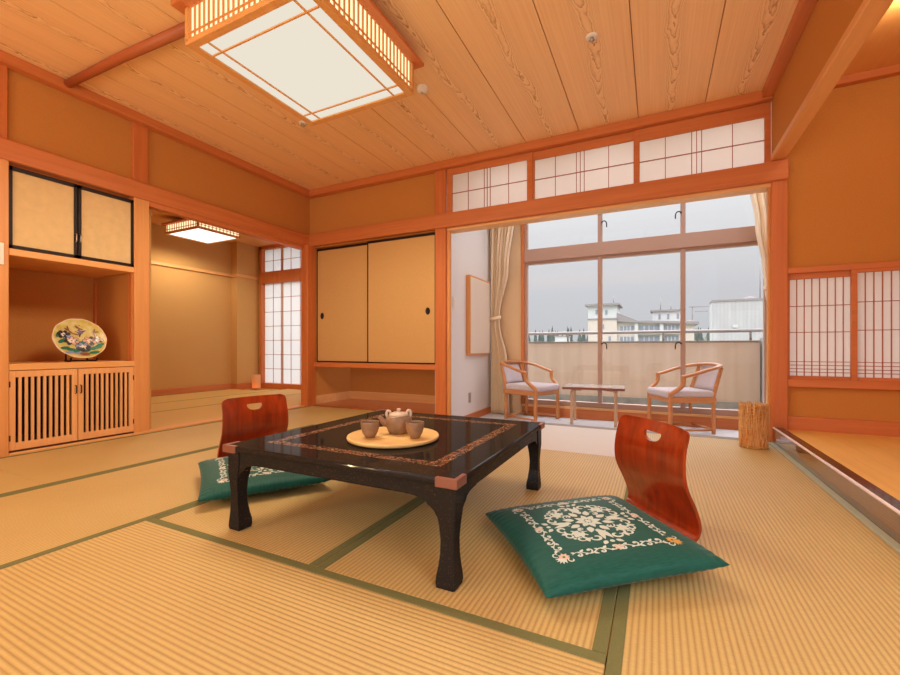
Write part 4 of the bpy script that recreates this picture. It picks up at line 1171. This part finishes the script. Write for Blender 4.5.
# ------------------------------------------------------------------ outside
struct('floor_balcony', box(-3.2, 3.2, 5.06, 7.42, -0.45, -0.26), M['balcony'])
t = NT('streaked_parapet'); f = t.noise(t.mapping((9, 9, 0.6)), 1.0, 4); t.bsdf(t.ramp(f, [(0.25, lin((196, 168, 146))), (0.75, lin((212, 186, 166)))]), 0.9); M['parapet'] = t.m
mb = MB(); mb.box(-3.2, 1.32, 7.25, 7.40, -0.14, 0.735); struct('wall_balcony', mb, M['parapet'])
struct('trim_28', box(-3.2, 1.32, 7.235, 7.415, 0.735, 0.762, bev=0.004), M['sill_edge'])
struct('trim_29', box(-3.2, 3.2, 7.22, 7.42, -0.26, -0.13), M['balcony'])
struct('wall_balcony_right', box(1.34, 1.52, 6.9, 7.42, -0.3, 0.80), M['bld_white'])
rl = thing('balcony_railing', 'grey metal handrail above the balcony parapet', 'railing', (-0.9, 7.32, 0.762))
mb = MB(); mb.cyl((-2.2, 0, 0.142), (2.3, 0, 0.142), 0.026, n=12); mb.build('handrail', M['rail_metal'], rl)
for x in (-1.9, -0.45, 1.0, 2.12): MB().cyl((x, 0, 0), (x, 0, 0.14), 0.016, n=10).build('post', M['rail_metal'], rl)

mb = MB(); mb.box(-14, 14, 4.98, 5.10, 2.46, 12); mb.box(-14, -5.9, 4.98, 5.10, -6, 2.46); mb.box(1.84, 14, 4.98, 5.10, -6, 2.46); mb.box(-4.34, -1.94, 5.02, 5.10, -6, 2.46)
struct('wall_facade', mb, M['bld_white'])
struct('floor_ground', box(-400, 400, 30, 600, -16, -15), M['ground'])
def hillz(x, y):
    b = max(0.0, (y - 230) / 160)
    return -15 + (23.5 + 1.8 * sin(x * 0.03) + 1.2 * sin(x * 0.11 + 1)) * sin(pi * min(1, b * 1.2) * 0.5) ** 0.6
def hill():
    mb = MB()
    def fn(a, b):
        x = -260 + 520 * a; y = 230 + 160 * b
        return Vector((x, y, hillz(x, y)))
    mb.grid(fn, 120, 40); return mb
o = hill().build('hillside', M['tree']); o['kind'] = 'structure'
# hotel-like building with tower
bA = thing('apartment_building', 'beige balconied building with a flat-roofed tower, seen beyond the railing', 'building', (-19.5, 140, -15))
ox, oy, oz = -19.5, 140, -15
def bp(name, mat, x0, x1, y0, y1, z0, z1, par=None):
    return box(x0 - ox, x1 - ox, y0 - oy, y1 - oy, z0 - oz, z1 - oz).build(name, mat, par or bA)
bp('main_wall', M['bld_beige'], -10.9, 10.0, 141, 155, -15, 8.7)
bp('tower_wall', M['bld_beige'], -19.5, -10.9, 140, 152, -15, 9.9)
bp('tower_top', M['bld_white'], -19.5, -10.9, 140, 152, 9.9, 14.0)
bp('tower_roof', M['bld_roof'], -20.4, -10.0, 139, 153, 14.0, 14.6)
bp('ledge', M['bld_roof'], -19.7, -10.7, 139.8, 152, 9.6, 10.0)
mb = MB(); mb.prism([(-11.0 - ox, 8.9 - oz), (-11.0 - ox, 11.6 - oz), (-9.0 - ox, 10.8 - oz), (-5.0 - ox, 9.0 - oz), (11.2 - ox, 8.3 - oz), (11.2 - ox, 7.6 - oz), (-5 - ox, 8.4 - oz)], 140.0 - oy, 156 - oy, 'y')
mb.build('roof', M['bld_roof'], bA)
bp('roof_room', M['bld_white'], -1.0, 7.3, 146, 153, 8.0, 12.0)
bp('roof_slab', M['bld_roof'], -1.6, 7.9, 145.4, 153.6, 12.0, 12.5)
for x0, x1 in ((-10.0, -6.2), (-4.6, 0.8), (2.2, 6.0)):
    for zc in (6.6, 3.3, 0.2, -3.0):
        w = bp('window', M['bld_glass'], x0, x1, 140.85, 141.05, zc - 0.9, zc + 0.85)
        for k in range(1, 4): bp('glazing_bar', M['bld_white'], x0 + (x1 - x0) * k / 4 - 0.12, x0 + (x1 - x0) * k / 4 + 0.12, 140.7, 140.9, zc - 0.9, zc + 0.85, w)
for x in (-5.4, 1.5): bp('pier', M['bld_white'], x - 0.5, x + 0.5, 140.4, 141.0, -15, 8.4)
for zc in (5.1, 1.8): bp('balcony_slab', M['bld_white'], -4.9, 6.4, 139.9, 141.0, zc - 0.25, zc + 0.25)
for x, z in ((-16.9, 12.0), (-14.0, 11.8), (-15.0, 7.4), (-13.0, 3.6)): bp('window', M['bld_glass'], x - 0.35, x + 0.35, 139.9, 140.1, z - 0.7, z + 0.7)
for x in (1.0, 3.4, 6.0): bp('window', M['bld_glass'], x - 0.3, x + 0.3, 145.9, 146.1, 9.6, 11.2)
for x, z0, z1 in ((-12.6, 14.6, 18.0), (1.3, 12.5, 16.2), (4.2, 12.5, 14.4)):
    MB().cyl((x - ox, 148 - oy, z0 - oz), (x - ox, 148 - oy, z1 - oz), 0.12, n=6).build('aerial_mast', M['bld_roof'], bA)
mb = MB(); mb.box(9.0 - ox, 14.2 - ox, 147 - oy, 147.2 - oy, 13.0 - oz, 13.25 - oz); mb.box(10.5 - ox, 14.0 - ox, 147 - oy, 147.2 - oy, 11.6 - oz, 11.8 - oz); mb.box(9.8 - ox, 10.1 - ox, 147 - oy, 147.2 - oy, 8.0 - oz, 13.2 - oz)
mb.build('aerial_frame', M['bld_roof'], bA)
# plain grey block on the right
bB = thing('grey_block', 'windowless pale grey block building at the right of the window', 'building', (10.5, 70, -15))
t = NT('ribbed_grey_cladding'); x, y, z = t.xyz(t.coord()); s = t.math('SINE', t.math('MULTIPLY', x, 14.0)); n = t.noise(t.mapping((1, 1, 0.15)), 1.2, 4)
t.bsdf(t.ramp(t.math('ADD', t.math('MULTIPLY', s, 0.08), n), [(0.3, lin((140, 138, 138))), (0.7, lin((154, 152, 152)))]), 0.9); M['cladding'] = t.m
box(-3.35, 6.0, 0, 3.0, 0, 22.2).build('wall', M['cladding'], bB)
box(-3.45, 6.1, -0.1, 3.1, 22.2, 22.45).build('roof_edge', M['bld_roof'], bB)
box(-0.9, -0.3, -0.2, 0.0, 18.5, 18.9).build('wall_lamp', M['bld_white'], bB)
mb = MB(); mb.lathe([(0.8, 0), (0.7, 0.35), (0.001, 0.5)], 12, c=(1.3, 1.5, 22.4), capb=False, capt=False); mb.build('roof_vent', M['bld_roof'], bB)
mb = MB(); mb.cyl((2.6, 2, 22.4), (2.6, 2, 28), 0.06, n=6); mb.build('aerial_mast', M['bld_roof'], bB)
sh = thing('white_shed', 'small white flat-roofed house far beyond the railing at the left', 'building', (-18.1, 90, -15))
box(-1.2, 1.2, 0, 4, 0, 18.0).build('wall', M['bld_white'], sh); box(-1.35, 1.35, -0.1, 4.1, 18.0, 18.25).build('roof', M['bld_roof'], sh)
# trees on the hillside and bushes between the buildings
def tree(x, y, z, h, r, mat, name, label, cat, grp, seed):
    rr = random.Random(seed); mb = MB()
    rings = []; n = 9
    for j in range(8):
        q = j / 7; rad = r * (1 - q) ** 0.8 * (1 + 0.25 * (j % 2)) + 0.05
        rings.append([Vector((rad * (1 + 0.25 * rr.uniform(-1, 1)) * cos(2 * pi * k / n), rad * (1 + 0.25 * rr.uniform(-1, 1)) * sin(2 * pi * k / n), h * (0.12 + 0.88 * q) + 0.3 * rr.uniform(-1, 1))) for k in range(n)])
    t = thing(name, label, cat, (x, y, z), 0, grp)
    mb.loft(rings, smooth=False); mb.build('crown', mat, t)
    MB().cyl((0, 0, -0.5), (0, 0, h * 0.3), r * 0.12, n=6).build('trunk', M['batten'], t)
rr = random.Random(11)
for k in range(26):
    x = -66 + 44 * k / 25 + rr.uniform(-0.8, 0.8)
    tree(x * 1.2, 240 + 7 * (k % 4), hillz(x * 1.2, 240 + 7 * (k % 4)) - 0.4, 12.0 + rr.uniform(-2, 1.8) - hillz(x * 1.2, 240 + 7 * (k % 4)), rr.uniform(1.7, 2.4), M['tree'], 'conifer', 'dark conifer in the far tree line left of the beige building', 'tree', 'conifers in the far tree line', k)
for k in range(8):
    x = 14 + 9 * k / 7
    tree(x * 1.2, 240 + 7 * (k % 4), hillz(x * 1.2, 240 + 7 * (k % 4)) - 0.4, 11.5 + rr.uniform(-0.8, 0.8) - hillz(x * 1.2, 240 + 7 * (k % 4)), 1.9, M['tree'], 'conifer', 'dark conifer between the beige building and the grey block', 'tree', 'conifers between the two buildings', 50 + k)
for k in range(7):
    x = 1.5 + 9 * k / 6
    tree(x, 114 + 5 * (k % 3), -15.0, rr.uniform(17.4, 18.4), 1.9, M['bush'], 'roadside_tree', 'pale green tree at the foot of the beige building', 'tree', 'pale trees at the foot of the beige building', 80 + k)

# ------------------------------------------------------------------ light
def spot(x, y, z, power, col, size=160, blend=0.6, soft=0.0, name='lamp_light'):
    l = bpy.data.lights.new(name, 'SPOT'); l.energy = power; l.color = col; l.spot_size = radians(size); l.spot_blend = blend; l.shadow_soft_size = soft
    o = bpy.data.objects.new(name, l); COL.objects.link(o); o.location = (x, y, z); return o
WARM = (1.0, 0.87, 0.66)
for ix in range(4):
    for iy in range(4):
        spot(-1.712 + (ix - 1.5) * 0.19, 1.735 + (iy - 1.5) * 0.19, 2.148, 6.3, WARM, 172, 0.5)
for ix in range(3):
    for iy in range(2):
        spot(-5.28 + (ix - 1) * 0.18, 3.49 + (iy - 0.5) * 0.2, 2.085, 7.0, WARM, 172, 0.5)
def point(x, y, z, power, col, name, soft=0.0):
    p = bpy.data.lights.new(name, 'POINT'); p.energy = power; p.color = col; p.shadow_soft_size = soft
    o = bpy.data.objects.new(name, p); COL.objects.link(o); o.location = (x, y, z)
# unseen warm fill lights, added behind the camera to brighten walls and ceiling
for dx, dy, dz in ((0.12, 0, 0), (-0.12, 0, 0.1), (0, 0.12, -0.1), (0, -0.12, 0.2)):
    point(-2.5 + dx, -1.1 + dy, 1.2 + dz, 12.5, (1.0, 0.70, 0.38), 'added_rear_fill')
    point(-0.2 + dx, -1.5 + dy, 1.2 + dz, 9.5, (1.0, 0.76, 0.48), 'added_rear_fill')
for xx, yy in ((1.3, 1.3), (1.14, 2.86)): point(xx, yy, 2.34, 3.6, (1.0, 0.84, 0.56), 'alcove_lamp_light')
for xx in (-1.2, -0.4, 0.4, 1.1):
    for yy in (4.05, 4.5): spot(xx, yy, 2.41, 5.5, (0.90, 0.95, 1.0), 170, 0.6, name='added_sunroom_fill')  # unseen cool fill under the ceiling, added to brighten the sunroom
p = bpy.data.lights.new('lantern_bulb', 'POINT'); p.energy = 0.6; p.color = (1, 0.7, 0.35); p.shadow_soft_size = 0.0
po = bpy.data.objects.new('lantern_bulb', p); COL.objects.link(po); po.location = (0.575, 3.36, 0.14)

w = bpy.data.worlds.new('overcast_sky'); SC.world = w; w.use_nodes = True
nt = w.node_tree; nt.nodes.clear()
out = nt.nodes.new('ShaderNodeOutputWorld'); bg = nt.nodes.new('ShaderNodeBackground')
tc = nt.nodes.new('ShaderNodeTexCoord'); sp = nt.nodes.new('ShaderNodeSeparateXYZ'); rp = nt.nodes.new('ShaderNodeValToRGB')
nt.links.new(tc.outputs['Generated'], sp.inputs[0]); nt.links.new(sp.outputs[2], rp.inputs[0])
# overcast sky: pale grey at the horizon, much brighter overhead to strengthen the daylight indoors
cr = rp.color_ramp
cr.elements[0].position = 0.0; cr.elements[0].color = (1.5, 1.45, 1.4, 1)   # below the horizon: unseen glow, added to brighten the ceiling
e = cr.elements.new(0.004); e.color = lin((206, 206, 209))
e = cr.elements.new(0.30); e.color = (0.90, 0.90, 0.91, 1)
cr.elements[len(cr.elements) - 1].color = (8.0, 8.1, 8.4, 1)
e = cr.elements.new(0.12); e.color = lin((214, 214, 218))
e = cr.elements.new(0.42); e.color = (3.0, 3.0, 3.1, 1)
e = cr.elements.new(0.75); e.color = (8.0, 8.1, 8.4, 1)

nt.links.new(rp.outputs[0], bg.inputs[0]); bg.inputs[1].default_value = 1.0
nt.links.new(bg.outputs[0], out.inputs[0])

vs = SC.view_settings
vs.view_transform = 'Standard'; vs.look = 'None'; vs.gamma = 1.0; vs.exposure = 0.0
vs.use_curve_mapping = False
SC.cycles.max_bounces = 10; SC.cycles.diffuse_bounces = 6; SC.cycles.glossy_bounces = 4; SC.cycles.transparent_max_bounces = 12
SC.cycles.sample_clamp_indirect = 6.0
